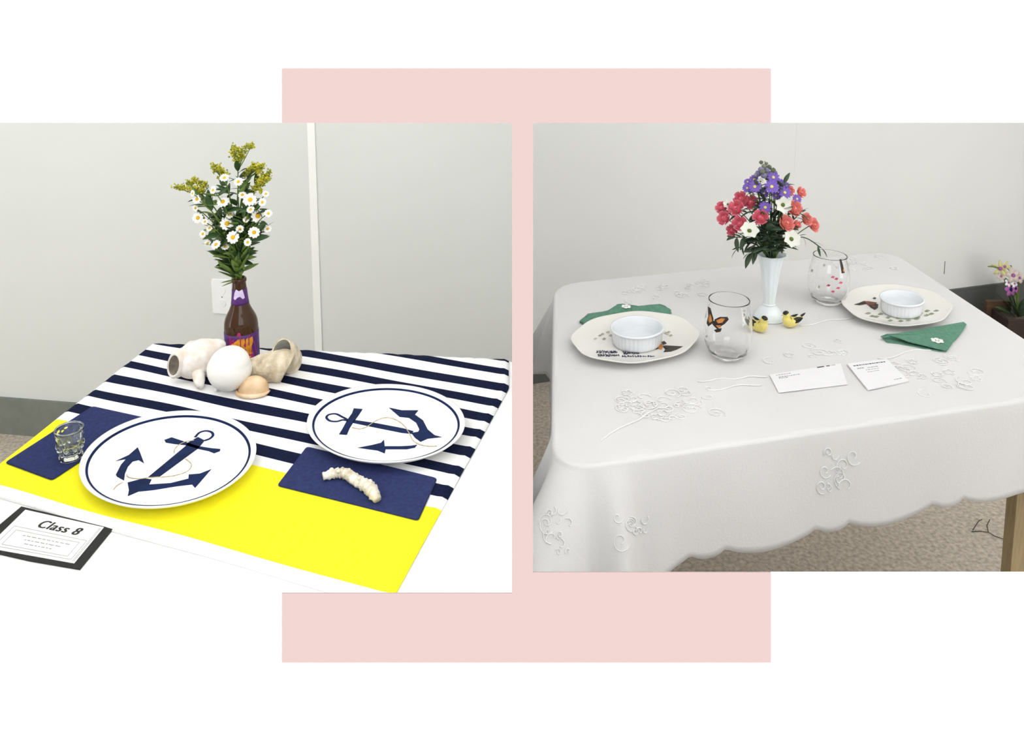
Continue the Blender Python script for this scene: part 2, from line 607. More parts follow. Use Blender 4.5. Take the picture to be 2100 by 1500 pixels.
# ================================================================== TABLES
def rounded(quad, rad, n=6):
    out = []
    m = len(quad)
    for i in range(m):
        p, a, b = Vector(quad[i]), Vector(quad[i - 1]), Vector(quad[(i + 1) % m])
        da, db = (a - p).normalized(), (b - p).normalized()
        for k in range(n + 1):
            t = k / n
            q0, q2 = p + da * rad, p + db * rad
            out.append(q0 * (1 - t) ** 2 + p * 2 * t * (1 - t) + q2 * t * t)
    return out


def table(label, quad, rad, top, th, topm, legm, legw, inset):
    c = sum((Vector(q) for q in quad), Vector((0, 0))) / 4
    t = thing('folding_table', label, 'table', (c.x, c.y, 0))
    o = [p - c for p in rounded(quad, rad)]
    part('tabletop', prism(o, top - th, top), topm, t, False)
    ap = [(Vector(q) - c) * 0.9 for q in quad]
    inn = [(Vector(q) - c) * 0.86 for q in quad]
    v = [(*p, z) for z in (top - th - 0.045, top - th - 0.0005) for p in ap + inn]
    f = []
    for i in range(4):
        j = (i + 1) % 4
        f += [(i, j, 8 + j, 8 + i), (4 + i, 12 + i, 12 + j, 4 + j), (i, 4 + i, 4 + j, j)]
    part('apron', (v, f), legm, t, False)
    for q in quad:
        p = (Vector(q) - c)
        p = p * inset
        h = legw / 2
        lo, hi = h * 0.8, h
        zt = top - th - 0.046
        v = [(p.x - lo, p.y - lo, 0), (p.x + lo, p.y - lo, 0), (p.x + lo, p.y + lo, 0), (p.x - lo, p.y + lo, 0),
             (p.x - hi, p.y - hi, zt), (p.x + hi, p.y - hi, zt), (p.x + hi, p.y + hi, zt), (p.x - hi, p.y + hi, zt)]
        part('leg', (v, [(3, 2, 1, 0), (4, 5, 6, 7), (0, 1, 5, 4), (1, 2, 6, 5), (2, 3, 7, 6), (3, 0, 4, 7)]), legm, t, False)
    return t


QL = [(-0.7445, 1.6315), (-0.832, 0.935), (0.0036, 0.855), (0.0036, 1.556)]
table('white folding table under the striped cloth with anchor plates', QL, 0.012, TOP_L, 0.028, 'table_white', 'table_white', 0.035, 0.86)
QR = [(0.109, 1.966), (0.068, 1.192), (1.085, 1.449), (1.049, 2.215)]
table('square folding table with tan legs under the white linen cloth', QR, 0.07, TOP_R, 0.03, 'table_white', 'leg_wood', 0.034, 0.82)

# ------------------------------------------------------------------ striped cloth on the left table
SA = math.radians(-19.57)
SD = Vector((math.cos(SA), math.sin(SA)))
SN = Vector((-SD.y, SD.x))
bands = [(0.803, 0.8055, 2), (0.8055, 0.823, 0), (0.823, 0.9935, 1), (0.9935, 1.0185, 0), (1.0185, 1.0465, 3),
         (1.0465, 1.0755, 0), (1.0755, 1.0985, 3), (1.0985, 1.1275, 0), (1.1275, 1.1535, 3), (1.1535, 1.1825, 0),
         (1.1825, 1.2065, 3), (1.2065, 1.2335, 0), (1.2335, 1.2600, 3), (1.2600, 1.2865, 0), (1.2865, 1.3120, 3),
         (1.3120, 1.3400, 0), (1.3400, 1.3680, 3), (1.3680, 1.4020, 0), (1.4020, 1.4260, 3), (1.4260, 1.4560, 0), (1.4560, 1.4800, 3),
         (1.4800, 1.5000, 0)]


def hang(p, quad_lines, top, drop_r=0.006):
    """push a point that lies past a table edge down the side"""
    x, y, z = p.x, p.y, top
    e_max = 0
    for a, b in quad_lines:
        d = (b - a).normalized()
        n = Vector((d.y, -d.x))          # outward
        e = (Vector((x, y)) - a).dot(n)
        if e > 0:
            x -= n.x * e
            y -= n.y * e
            arc = drop_r * PI / 2
            if e < arc:
                t = e / drop_r
                x += n.x * drop_r * math.sin(t)
                y += n.y * drop_r * math.sin(t)
                z -= drop_r * (1 - math.cos(t))
            else:
                x += n.x * drop_r
                y += n.y * drop_r
                z -= drop_r + (e - arc)
    return Vector((x, y, z))


qb = [Vector(q) for q in QL]
EDGES = [(qb[0], qb[3]), (qb[1], qb[0])]
# outward normals must point back (+y) and left (-x)
fixed = []
for a, b in EDGES:
    d = (b - a).normalized()
    n = Vector((d.y, -d.x))
    c = sum(qb, Vector((0, 0))) / 4
    fixed.append((a, b) if (c - a).dot(n) < 0 else (b, a))
EDGES = fixed
NS = 90
rows, mi = [], []
ts = []
for t0, t1, k in bands:
    sub = max(1, int((t1 - t0) / 0.007))
    for i in range(sub):
        ts.append(t0 + (t1 - t0) * i / sub)
        mi.append(k)
ts.append(bands[-1][1])
cb = Vector((-0.40, 1.25, CL))
cv = []
for t in ts:
    s0 = -1.1788 - 0.235 * (t - 0.9985) - 0.055
    s1 = -0.4601 - 0.08 * (t - 0.99)
    s1 = min(s1, (-0.006 - t * SN.x) / SD.x) if t > 1.33 else s1
    for i in range(NS + 1):
        s = s0 + (s1 - s0) * i / NS
        wob = 0.0012 * math.sin(23 * s + 9 * t) * math.sin(31 * t + 2)
        p = SD * s + SN * (t + 0.0012 * math.sin(17 * s + 40 * t))
        q = hang(p, EDGES, CL)
        if q.z > CL - 0.004:
            q.z += (0.0012 + wob * 0.6) * min(1, (t - 0.803) / 0.02) - 0.0014 * max(0, 1 - (t - 0.803) / 0.02)
        # rolled hem at the right end
        e = (s1 - s)
        if e < 0.012:
            q.z = q.z + 0.002 * math.sin(PI * e / 0.012) - 0.002 * (1 - e / 0.012)
        cv.append(q - cb)
W1 = NS + 1
cf, cm = [], []
for r in range(len(ts) - 1):
    for i in range(NS):
        cf.append((r * W1 + i, r * W1 + i + 1, (r + 1) * W1 + i + 1, (r + 1) * W1 + i))
        cm.append(mi[r])
# underside
nb = len(cv)
cv += [Vector((p.x, p.y, p.z - 0.0012)) for p in cv]
cf += [tuple(nb + i for i in reversed(q)) for q in cf]
cm += cm
rr = len(ts) - 1
for i in range(NS):
    cf.append((i, nb + i, nb + i + 1, i + 1)); cm.append(0)
for r in range(rr):
    a, b = r * W1 + NS, (r + 1) * W1 + NS
    cf.append((a, nb + a, nb + b, b)); cm.append(mi[r])
me = mesh('striped_cloth', (cv, cf), ['white_cloth', 'yellow', 'hem', 'navy'], True, cm)
tag(put('striped_cloth', me, loc=cb), 'navy and white striped cloth with a broad yellow band on the left table', 'tablecloth')

# ------------------------------------------------------------------ linen cloth on the right table
qr = [Vector(q) for q in QR]                 # BL, FL, FR, BR
oc = sum(qr, Vector((0, 0))) / 4


def dense_outline(quad, rad, step):
    pts = rounded(quad, rad, 14)
    out = []
    m = len(pts)
    for i in range(m):
        a, b = pts[i], pts[(i + 1) % m]
        L = (b - a).length
        k = max(1, int(L / step))
        for j in range(k):
            out.append(a + (b - a) * (j / k))
    return out


ol = dense_outline(qr, 0.075, 0.008)
NO = len(ol)
nrm = []
for i in range(NO):
    d = (ol[(i + 2) % NO] - ol[i - 2]).normalized()
    nrm.append(Vector((d.y, -d.x)))
if (ol[0] - oc).dot(nrm[0]) < 0:
    nrm = [-n for n in nrm]
arc = [0.0]
for i in range(1, NO):
    arc.append(arc[-1] + (ol[i] - ol[i - 1]).length)
ARC = arc[-1] + (ol[0] - ol[-1]).length
corner_arc = []
for q in qr:
    corner_arc.append(arc[min(range(NO), key=lambda i: (ol[i] - q).length)])


def adist(a, b):
    d = abs(a - b) % ARC
    return min(d, ARC - d)


def scallop(x):
    """hem outline: a long arc then a short one, with upward cusps"""
    per = 0.225
    u = (x + 0.105) % per
    if u < 0.165:
        t = u / 0.165
        return 0.020 * math.sin(PI * t) ** 0.55
    t = (u - 0.165) / 0.06
    return 0.014 * math.sin(PI * t) ** 0.55


KR = 22
lv, lf = [], []
RING = []
# top: rings shrinking to the centre
for s in (0.0, 0.25, 0.5, 0.75, 0.9, 0.97, 0.99, 0.996):
    if s == 0:
        RING.append([0])
        lv.append(Vector((oc.x, oc.y, CR)))
        continue
    rg = []
    for i in range(NO):
        p = oc + (ol[i] - oc) * s
        z = CR + 0.0007 * math.sin(p.x * 37 + p.y * 21) + 0.0005 * math.sin(p.y * 53 - p.x * 11)
        rg.append(len(lv))
        lv.append(Vector((p.x, p.y, z)))
    RING.append(rg)
for k in range(KR + 1):
    rg = []
    t = k / 6 * 0.055 if k <= 6 else 0.055 + 0.945 * ((k - 6) / (KR - 6))
    for i in range(NO):
        a = arc[i]
        dc = [adist(a, c) for c in corner_arc]
        # order of corners: BL, FL, FR, BR
        cw = [math.exp(-(d / 0.085) ** 2) for d in dc]
        side_left = max(0.0, min(1.0, (0.30 - ol[i].x) / 0.2)) if 1.28 < ol[i].y < 1.9 else 0
        L = 0.176 + 0.03 * cw[0] + 0.20 * cw[1] + 0.02 * cw[2] + 0.06 * cw[3]
        if ol[i].x > 0.3 and nrm[i].y < -0.5:
            L -= 0.028 * (ol[i].x - 0.3)
        hem = L + scallop(ol[i].x if abs(nrm[i].y) > 0.5 else ol[i].y)
        r0 = 0.007
        tt = t * hem
        if tt < r0 * PI / 2:
            u = tt / r0
            out, dz = r0 * math.sin(u), r0 * (1 - math.cos(u))
        else:
            g = tt - r0 * PI / 2
            fl = 0.09 + 0.30 * cw[0] + 0.42 * cw[1] + 0.2 * cw[2] + 0.2 * cw[3] - 0.07 * (1 if (nrm[i].x < -0.8 and max(cw) < .3) else 0)
            fold = 0.0
            # vertical folds by the corners
            for ci, w in enumerate(cw):
                if w > 0.02:
                    fold += w * (0.06 if ci == 1 else 0.03) * math.cos((dc[ci]) * 78) * (g / 0.2)
            fold += 0.0025 * math.sin(a * 29) * (g / 0.18)
            out = r0 + g * fl + fold
            dz = r0 + g * math.sqrt(max(0.2, 1 - fl * fl))
        p = ol[i] + nrm[i] * out
        # the table edge keeps a short straight board face before the cloth swings free
        x = max(p.x, 0.0225)
        rg.append(len(lv))
        lv.append(Vector((x, p.y, CR - dz)))
    RING.append(rg)
for a, b in zip(RING[:-1], RING[1:]):
    for i in range(NO):
        j = (i + 1) % NO
        if len(a) == 1:
            lf.append((a[0], b[i], b[j]))
        else:
            lf.append((a[i], b[i], b[j], a[j]))
lb = Vector((oc.x, oc.y, CR))
linen_me = mesh('linen_tablecloth', ([p - lb for p in lv], lf), 'linen', True)
linen = put('linen_tablecloth', linen_me, loc=lb)
tag(linen, 'white embroidered linen cloth with scalloped hem draped over the right table', 'tablecloth')
sm = linen.modifiers.new('thickness', 'SOLIDIFY')
sm.thickness = 0.0012
sm.offset = -1


def embroider(curves, r=0.0009, name='embroidery'):
    g = [tube([p - lb for p in c], r, 5) for c in curves if len(c) > 1]
    o = part(name, join(g), 'embroid', linen)
    o['kind'] = 'stuff'
    return o


def swirl(cx, cy, r, turns, ph, squash=1.0, z=CR + 0.0012):
    out = []
    n = int(14 * turns) + 4
    for i in range(n):
        t = i / (n - 1)
        a = ph + turns * 2 * PI * t
        q = r * (1 - 0.82 * t)
        out.append(Vector((cx + q * math.cos(a), cy + squash * q * math.sin(a), z)))
    return out


def patch(px, py, w, d, n, seed):
    """cluster of stitched scrolls, leaves and small flowers"""
    rnd = random.Random(seed)
    c = P(px, py, CR)
    cs = []
    for k in range(n):
        x = c.x + rnd.uniform(-w, w)
        y = c.y + rnd.uniform(-d, d) + (x - c.x) * 0.25
        cs.append(swirl(x, y, rnd.uniform(0.007, 0.02), rnd.uniform(0.6, 1.6), rnd.uniform(0, 6.3)))
    for k in range(max(2, n // 3)):
        x, y = c.x + rnd.uniform(-w, w), c.y + rnd.uniform(-d, d)
        fl = []
        for i in range(41):
            a = 2 * PI * i / 40
            q = 0.011 * (0.55 + 0.45 * abs(math.cos(2.5 * a)))
            fl.append(Vector((x + q * math.cos(a), y + q * math.sin(a), CR + 0.0012)))
        cs.append(fl)
    embroider(cs)


patch(1370, 830, 0.085, 0.05, 26, 1)
patch(1370, 598, 0.11, 0.04, 18, 2)
patch(1930, 770, 0.075, 0.06, 18, 3)
patch(1770, 540, 0.08, 0.05, 12, 4)
patch(1640, 720, 0.10, 0.03, 8, 5)
# long stitched vines
vine = [[P(x, y + 3 * math.sin(x / 17.0), CR + 0.0012) for x, y in
         [(1232, 905 + 0), (1250, 893), (1270, 880), (1290, 868), (1310, 858), (1330, 846), (1352, 838)]],
        [P(1450 + i * 14, 800 - i * 1.6 + 3 * math.sin(i), CR + 0.0012) for i in range(9)],
        [P(1430 + i * 13, 782 - i * 1.0 + 2 * math.sin(i * 1.3), CR + 0.0012) for i in range(12)],
        [P(1800 + i * 12, 735 - i * 2.2 + 4 * math.sin(i * .8), CR + 0.0012) for i in range(14)],
        [P(1640 + i * 14, 668 - i * 2.2 + 2 * math.sin(i * 1.1), CR + 0.0012) for i in range(9)]]
embroider(vine, 0.0012)


# stitched motifs on the hanging sides: laid on the cloth surface by the nearest drape vertex
from mathutils.bvhtree import BVHTree
bvh = BVHTree.FromPolygons([tuple(p) for p in lv], lf)


def on_cloth(px, py):
    d = ray(px, py).normalized()
    h = bvh.ray_cast(CAM, d)
    return (h[0] - d * 0.0014) if h[0] is not None else None


def drape_patch(px, py, w, h, n, seed):
    rnd = random.Random(seed)
    cs = []
    for k in range(n):
        x, y = px + rnd.uniform(-w, w), py + rnd.uniform(-h, h)
        r, ph, turns = rnd.uniform(6, 20), rnd.uniform(0, 6.3), rnd.uniform(0.5, 1.3)
        c = []
        for i in range(16):
            t = i / 15
            q = on_cloth(x + r * (1 - .8 * t) * math.cos(ph + turns * 6.28 * t), y + 1.2 * r * (1 - .8 * t) * math.sin(ph + turns * 6.28 * t))
            if q is None or (c and (q - c[-1]).length > 0.03):
                break
            c.append(q)
        cs.append(c)
    embroider(cs, 0.0008)


drape_patch(1720, 965, 40, 38, 13, 8)
drape_patch(1145, 1085, 26, 60, 14, 9)
drape_patch(1290, 1080, 34, 34, 9, 10)


# ================================================================== LEFT TABLE THINGS
ZP = CL + 0.0022       # cloth surface under the plates
ZN = ZP + 0.0016       # napkin surface


def plate_prof(R, H, well, zw):
    return [(0, 0.003), (0.55 * R, 0.003), (0.57 * R, 0.0), (0.62 * R, 0.0), (0.66 * R, 0.003), (0.95 * R, H * 0.62),
            (R, H * 0.93), (0.998 * R, H), (0.98 * R, H * 0.985), (0.955 * R, H * 0.86), (well * R, zw + 0.0006), (well * R * 0.96, zw), (0, zw)]


def px_poly(pts, o, s, z):
    return [P(o[0] + x * s, o[1] + y * s, z) for x, y in pts]


def loc2(pts, c):
    return [(p.x - c.x, p.y - c.y) for p in pts]


def oval(geo, ab, th):
    m = Matrix.Rotation(th, 4, 'Z') @ Matrix.Diagonal((ab[0], ab[1], 1, 1)) @ Matrix.Rotation(-th, 4, 'Z')
    return xf(geo, m)


def anchor_plate(label, cxy, ab, th, polys, ropes, ring, o, s, grp):
    c = Vector((cxy[0], cxy[1], ZN))
    R = 1.0
    t = thing('dinner_plate', label, 'plate', c, grp)
    H = 0.020
    part('plate_body', oval(lathe(plate_prof(R, H, 0.86, 0.0105), 96), ab, th), 'plate', t)
    rr0, rr1 = 0.905, 0.932

    def zr(q):
        return 0.0105 + (H * 0.86 - 0.0105) * (q - 0.86) / (0.955 - 0.86)
    part('navy_rim_line', oval(lathe([(rr0 * R, zr(rr0) + .0001), (rr0 * R, zr(rr0) + .0007), (rr1 * R, zr(rr1) + .0007), (rr1 * R, zr(rr1) + .0001)], 96), ab, th), 'anchor', t)
    z = c.z + 0.0105
    geos = []
    for pl_ in polys:
        geos.append(prism(loc2(px_poly(pl_, o, s, z), c), 0.0102, 0.0109))
    geos.append(ribbon(loc2(px_poly(smooth_prof(ring, 5), o, s, z), c), 0.0042, 0.0102, 0.0109))
    a = part('anchor', join(geos), 'anchor', t, False)
    part('rope', join([ribbon(loc2(px_poly(smooth_prof(r, 5), o, s, z), c), 0.0014, 0.0103, 0.0113) for r in ropes]), 'rope', a, False)
    return t


A1 = [[(1330, 385), (1400, 420), (1335, 500), (940, 790), (820, 795), (1200, 480), (1230, 440)],
      [(985, 415), (1060, 388), (1180, 428), (1330, 478), (1470, 500), (1560, 508), (1555, 530), (1495, 552), (1440, 530), (1330, 507), (1200, 468), (1090, 457), (1000, 442)],
      [(485, 632), (620, 570), (712, 490), (735, 540), (778, 655), (722, 622), (660, 637), (612, 690), (582, 760), (572, 832), (500, 792), (488, 772), (540, 670), (590, 612)],
      [(608, 852), (770, 810), (855, 820), (830, 872), (1050, 858), (1232, 812), (1235, 770), (1350, 760), (1468, 714), (1300, 908), (1270, 872), (1100, 892), (870, 930), (720, 945), (610, 992), (622, 930)]]
anchor_plate('white plate with navy anchor beside the small pressed glass', (-0.5298, 1.1922), (0.1435, 0.1205), math.radians(142), A1,
             [[(1085, 552), (1090, 515), (1130, 470), (1200, 435), (1290, 420)], [(1195, 605), (1262, 665), (1225, 735), (1090, 782), (960, 797), (850, 802), (720, 815), (620, 800), (600, 770)], [(560, 850), (500, 885), (465, 925)]],
             [(1300, 388), (1345, 340), (1410, 322), (1468, 335), (1484, 368), (1450, 402), (1395, 422)], (140, 820), 0.2, 'anchor plates')
A2 = [[(695, 328), (772, 334), (735, 392), (690, 452), (660, 500), (636, 557), (568, 552), (600, 500), (632, 440), (652, 410), (680, 370)],
      [(700, 428), (900, 458), (1120, 500), (1210, 525), (1195, 548), (1110, 540), (870, 492), (680, 452)],
      [(998, 322), (1110, 345), (1252, 345), (1222, 382), (1292, 432), (1332, 510), (1392, 560), (1455, 576), (1332, 590), (1270, 617), (1222, 582), (1190, 540), (1250, 530), (1260, 510), (1232, 452), (1170, 410), (1090, 402)],
      [(1242, 642), (1222, 667), (1150, 681), (970, 681), (962, 717), (900, 692), (728, 668), (850, 645), (930, 625), (955, 598), (962, 655), (1100, 655), (1190, 650)]]
anchor_plate('white plate with navy anchor nearer the wall, beside the right navy napkin', (-0.2101, 1.2925), (0.1365, 0.1175), math.radians(152), A2,
             [[(680, 495), (750, 506), (810, 486), (880, 440), (960, 410), (1040, 420), (1120, 470), (1170, 540), (1205, 605), (1260, 640), (1330, 655), (1410, 655)]],
             [(640, 425), (592, 400), (540, 376), (482, 382), (460, 407), (490, 436), (550, 441), (600, 428), (645, 435)], (560, 760), 0.2381, 'anchor plates')


def napkin(name, label, pts, z0, m, layers=2, th=0.0007, grp=None):
    pts = [p for p in pts]
    c = sum(pts, Vector()) / len(pts)
    c.z = z0
    t = thing(name, label, 'napkin', c, grp)
    for k in range(layers):
        s = 1.0 - 0.012 * k
        o = rounded([((p.x - c.x) * s, (p.y - c.y) * s) for p in pts], 0.006, 4)
        part('fold_layer', prism(o, k * th, (k + 1) * th - 0.00005), m, t, False)
    return t


npl = [P(x, y, ZP) for x, y in ((10, 950), (107, 986), (300, 858), (190, 834))]
napkin('navy_napkin', 'folded navy napkin under the small pressed glass and left anchor plate', npl, ZP, 'navy_nap', grp='navy napkins')
npr = [P(x, y, ZP) for x, y in ((629, 917), (568, 997), (858, 1069), (897, 982))]
napkin('navy_napkin', 'folded navy napkin with a pale knobbly shell lying on it', npr, ZP, 'navy_nap', grp='navy napkins')

# knobbly curved shell on the right napkin
pp = [(662, 972), (676, 969), (690, 966), (703, 967), (716, 973), (730, 981), (745, 990), (758, 1001), (768, 1012), (775, 1019)]
rs = [8, 9.5, 10.5, 11, 11.5, 12, 12.5, 13, 12, 8]
c = P(720, 985, ZN)
w3 = [P(x, y + 2, ZN + 0.009) for x, y in pp]
w3 = smooth_prof([tuple(p) for p in w3], 5)
rr_ = smooth_prof([(r,) for r in rs], 5)
ppts, rads = [], []
for i, (p, r) in enumerate(zip(w3, rr_)):
    q = Vector(p) - c
    rad = r[0] * 1.42 / FPX * 0.82
    q.z = rad * 0.98
    rads.append(rad * (1 + 0.10 * math.sin(i * 1.9) + 0.05 * math.sin(i * 4.1)))
    ppts.append(q)
g = tube(ppts, rads, 18)
gv = []
for i, p in enumerate(g[0]):
    ring_i = min(i // 18, len(ppts) - 1)
    k = i % 18
    ctr_ = ppts[ring_i]
    f_ = 1 + 0.16 * math.sin(k * 1.05 + ring_i * 0.55) * math.sin(ring_i * 0.9 + k * 0.7)
    q = ctr_ + (p - ctr_) * f_
    q.z = max(q.z, 0.0004)
    gv.append(q)
kt = thing('knobbly_shell', 'cream knobbly curved shell lying on the right navy napkin', 'shell', c)
part('shell_tube', (gv, g[1]), 'coral', kt)
for k in range(5):
    i = 6 + k * 7
    q = ppts[i] + Vector((0.002 * math.sin(k * 5), 0.004 * math.cos(k * 3), rads[i] * 0.72))
    part('knob', move(lathe([(0, -0.003), (0.0035, -0.0015), (0.0042, 0.0006), (0.0025, 0.003), (0, 0.0038)], 10), q), 'coral', kt)

# small pressed glass on the left napkin
gc = P(146, 939, ZN)
hz = Q(146, 880, gc.y).z - gc.z
gr = 27 * depth(gc) / FPX
gt = thing('pressed_glass_tumbler', 'small pressed clear glass tumbler standing on the left navy napkin', 'glass', gc)
prof = smooth_prof([(0, 0.0), (gr * .72, 0.0), (gr * .80, 0.004), (gr * .74, hz * .25), (gr * .86, hz * .5), (gr * .90, hz * .62), (gr * .97, hz * .85), (gr, hz * .98)], 5)
prof += [(gr * .95, hz)] + smooth_prof([(gr * .88, hz * .96), (gr * .80, hz * .6), (gr * .62, hz * .3), (0, hz * .24)], 4)
part('glass_wall', lathe(prof, 72, lambda a, r, z: 1 + (0.055 * math.cos(9 * a + 40 * z) if z < hz * .86 else 0)), 'cut_glass', gt)
part('rim', lathe([(gr * .93, hz), (gr * 1.0, hz - .0004), (gr * 1.02, hz + .0012), (gr * .97, hz + .0022), (gr * .93, hz + .0012), (gr * .93, hz)], 48), 'cut_glass', gt)
for k in range(9):
    a = 2 * PI * k / 9
    part('facet', move(lathe([(0, -.007), (.0035, -.003), (.004, 0), (.0035, .003), (0, .007)], 8), (gr * .84 * math.cos(a), gr * .84 * math.sin(a), hz * .45)), 'cut_glass', gt)

# ------------------------------------------------------------------ class card
cz = TOP_L + 0.0004
cc = P(105, 1100, cz)
ct = thing('class_card', 'white printed class card on a black backing at the table corner', 'card', cc)
bk = [P(x, y, cz) for x, y in ((44, 1041), (232, 1087), (164, 1170), (60, 1152), (-45, 1128), (-20, 1095))]
part('backing', prism(loc2(bk, cc), 0, 0.0016), 'black_card', ct, False)
co = [P(x, y, cz + .002) for x, y in ((52, 1046), (213, 1082), (152, 1156), (-28, 1124))]
paper = part('paper', prism(loc2(co, cc), 0.0017, 0.0022), 'paper', ct, False)
cpa = [Vector((p.x - cc.x, p.y - cc.y)) for p in co]          # TL TR BR BL


def card_uv(u, v, q=cpa):
    a = q[0].lerp(q[1], u)
    b = q[3].lerp(q[2], u)
    return a.lerp(b, v)


cu = bpy.data.curves.new('class_text', 'FONT')
cu.body = 'Class 8'
cu.shear = 0.28
cu.size = 1
cu.offset = 0.004
cu.space_character = 1.12
to = bpy.data.objects.new('class_text', cu)
col.objects.link(to)
bpy.context.view_layer.update()
tme = bpy.data.meshes.new_from_object(to)
bpy.data.objects.remove(to)
tv = [v.co.copy() for v in tme.vertices]
x0, x1 = min(v.x for v in tv), max(v.x for v in tv)
y0, y1 = min(v.y for v in tv), max(v.y for v in tv)
for v in tme.vertices:
    u = 0.30 + 0.50 * (v.co.x - x0) / (x1 - x0)
    w = 0.345 - 0.20 * (v.co.y - y0) / (y1 - y0)
    p = card_uv(u, w)
    v.co = (p.x, p.y, 0.00235)
tme.materials.clear()
tme.materials.append(M['ink'])
tme2 = tme.copy()
du_ = card_uv(0.512, 0.3) - card_uv(0.5, 0.3)
for v in tme2.vertices:
    v.co.x += du_.x
    v.co.y += du_.y
    v.co.z += 0.00005
put('lettering', tme, paper)
put('lettering', tme2, paper)
ln_ = []
for (u0, v0, u1, v1) in ((.06, .42, .94, .42), (.94, .42, .94, .93), (.94, .93, .06, .93), (.06, .93, .06, .42),
                         (.12, .50, .88, .50), (.88, .50, .88, .87), (.88, .87, .12, .87), (.12, .87, .12, .50), (.98, .04, .98, .96), (.965, .04, .965, .96)):
    a, b = card_uv(u0, v0), card_uv(u1, v1)
    ln_.append(ribbon([tuple(a), tuple(b)], 0.0007, 0.0021, 0.00228))
for v0, us in ((.59, (.24, .78)), (.68, (.30, .70)), (.77, (.34, .66))):
    u = us[0]
    while u < us[1]:
        du = random.uniform(.02, .06)
        ln_.append(ribbon([tuple(card_uv(u, v0)), tuple(card_uv(u + du, v0))], 0.0012, 0.0021, 0.00228))
        u += du + .015
part('print_lines', join(ln_), 'grey_ink', paper, False)

# ------------------------------------------------------------------ brown bottle
bc = P(498, 739, ZP)
bm = depth(bc) / FPX
btop = Q(488, 569, bc.y).z - bc.z
BR = 33.5 * bm
bt = thing('brown_bottle', 'brown glass bottle with purple label holding the daisies', 'bottle', bc)
bprof = smooth_prof([(0, 0.002), (BR * .86, 0), (BR * .98, 0.004), (BR, 0.012), (BR, btop * .30), (BR * .995, btop * .44), (BR * .90, btop * .53), (BR * .62, btop * .64),
                     (BR * .50, btop * .72), (BR * .43, btop * .86), (BR * .385, btop * .955)], 6)
lip = smooth_prof([(BR * .44, btop * .958), (BR * .45, btop * .975), (BR * .43, btop * .99), (BR * .37, btop), (BR * .30, btop * .985), (BR * .29, btop * .94)], 4)
inner = [(BR * .33, btop * .86), (BR * .42, btop * .70), (BR * .80, btop * .52), (BR * .90, btop * .42), (BR * .90, .02), (0, .008)]
part('glass_body', lathe(bprof + lip + inner, 64), 'brown_glass', bt)


def prof_r(prof):
    def f(z):
        for (r0, z0), (r1, z1) in zip(prof[:-1], prof[1:]):
            if z0 <= z <= z1 and z1 > z0:
                return r0 + (r1 - r0) * (z - z0) / (z1 - z0)
        return prof[-1][0]
    return f


bR = prof_r(bprof)


def hit_lathe(px, py, c, rf, off):
    d = ray(px, py).normalized()
    z = None
    R = rf(0.03) + off
    for _ in range(8):
        ox, oy = CAM.x - c.x, CAM.y - c.y
        a = d.x ** 2 + d.y ** 2
        b = 2 * (ox * d.x + oy * d.y)
        q = ox * ox + oy * oy - R * R
        disc = b * b - 4 * a * q
        if disc < 0:
            disc = 0
        tt = (-b - math.sqrt(disc)) / (2 * a)
        z = CAM.z + d.z * tt - c.z
        R = rf(max(0, z)) + off
    ang = math.atan2(CAM.y + d.y * tt - c.y, CAM.x + d.x * tt - c.x)
    if ang > PI / 2:
        ang -= 2 * PI
    return ang, z


def wrap_patch(poly_px, c, rf, off, th=0.0004, sub=10):
    """closed outline in the picture laid on a round body, as a fan of small cells"""
    az = [hit_lathe(x, y, c, rf, off) for x, y in poly_px]
    ca = sum(a for a, z in az) / len(az)
    cz_ = sum(z for a, z in az) / len(az)
    v, f = [], []
    n = len(az)
    K = 3
    for k in range(K + 1):
        s = k / K
        for a, z in az:
            aa, zz = ca + (a - ca) * s, cz_ + (z - cz_) * s
            R = rf(zz) + off
            v.append((R * math.cos(aa), R * math.sin(aa), zz))
    for k in range(K):
        for i in range(n):
            j = (i + 1) % n
            f.append((k * n + i, (k + 1) * n + i, (k + 1) * n + j, k * n + j))
    return v, f


def band(rf, z0, z1, off, n=64, k=6):
    pr = [(rf(z0), z0)] + [(rf(z0 + (z1 - z0) * i / k) + off, z0 + (z1 - z0) * i / k) for i in range(k + 1)] + [(rf(z1), z1)]
    return lathe(pr, n)


lab = part('body_label', band(bR, 0.008, btop * .375, 0.0004), 'purple', bt)
part('neck_label', band(bR, btop * .70, btop * .87, 0.0004), 'purple', bt)
part('label_field', wrap_patch([(470, 690), (490, 683), (512, 688), (522, 700), (526, 722), (520, 740), (495, 742), (478, 735), (470, 715)], bc, bR, 0.0006), 'magenta', lab)
for poly in ([(474, 707), (486, 699), (488, 706), (481, 713), (480, 724), (474, 718)], [(486, 698), (492, 696), (493, 726), (487, 727)],
             [(494, 697), (501, 695), (503, 704), (499, 708), (503, 714), (502, 727), (495, 728)], [(504, 696), (509, 693), (511, 727), (505, 729)],
             [(511, 694), (518, 690), (519, 700), (516, 712), (518, 725), (512, 728)], [(480, 712), (513, 708), (513, 717), (482, 721)], [(482, 727), (515, 730), (514, 735), (486, 733)]):
    part('orange_lettering', wrap_patch(poly, bc, bR, 0.0009), 'orange', lab)
part('neck_emblem', wrap_patch([(481, 601), (484, 594), (490, 598), (497, 594), (500, 603), (502, 611), (498, 614), (492, 609), (487, 611), (482, 616), (479, 613)], bc, bR, 0.0008), 'lilac', bt)

# ------------------------------------------------------------------ daisies and goldenrod in the bottle
mouth = Vector((bc.x, bc.y, bc.z + btop))


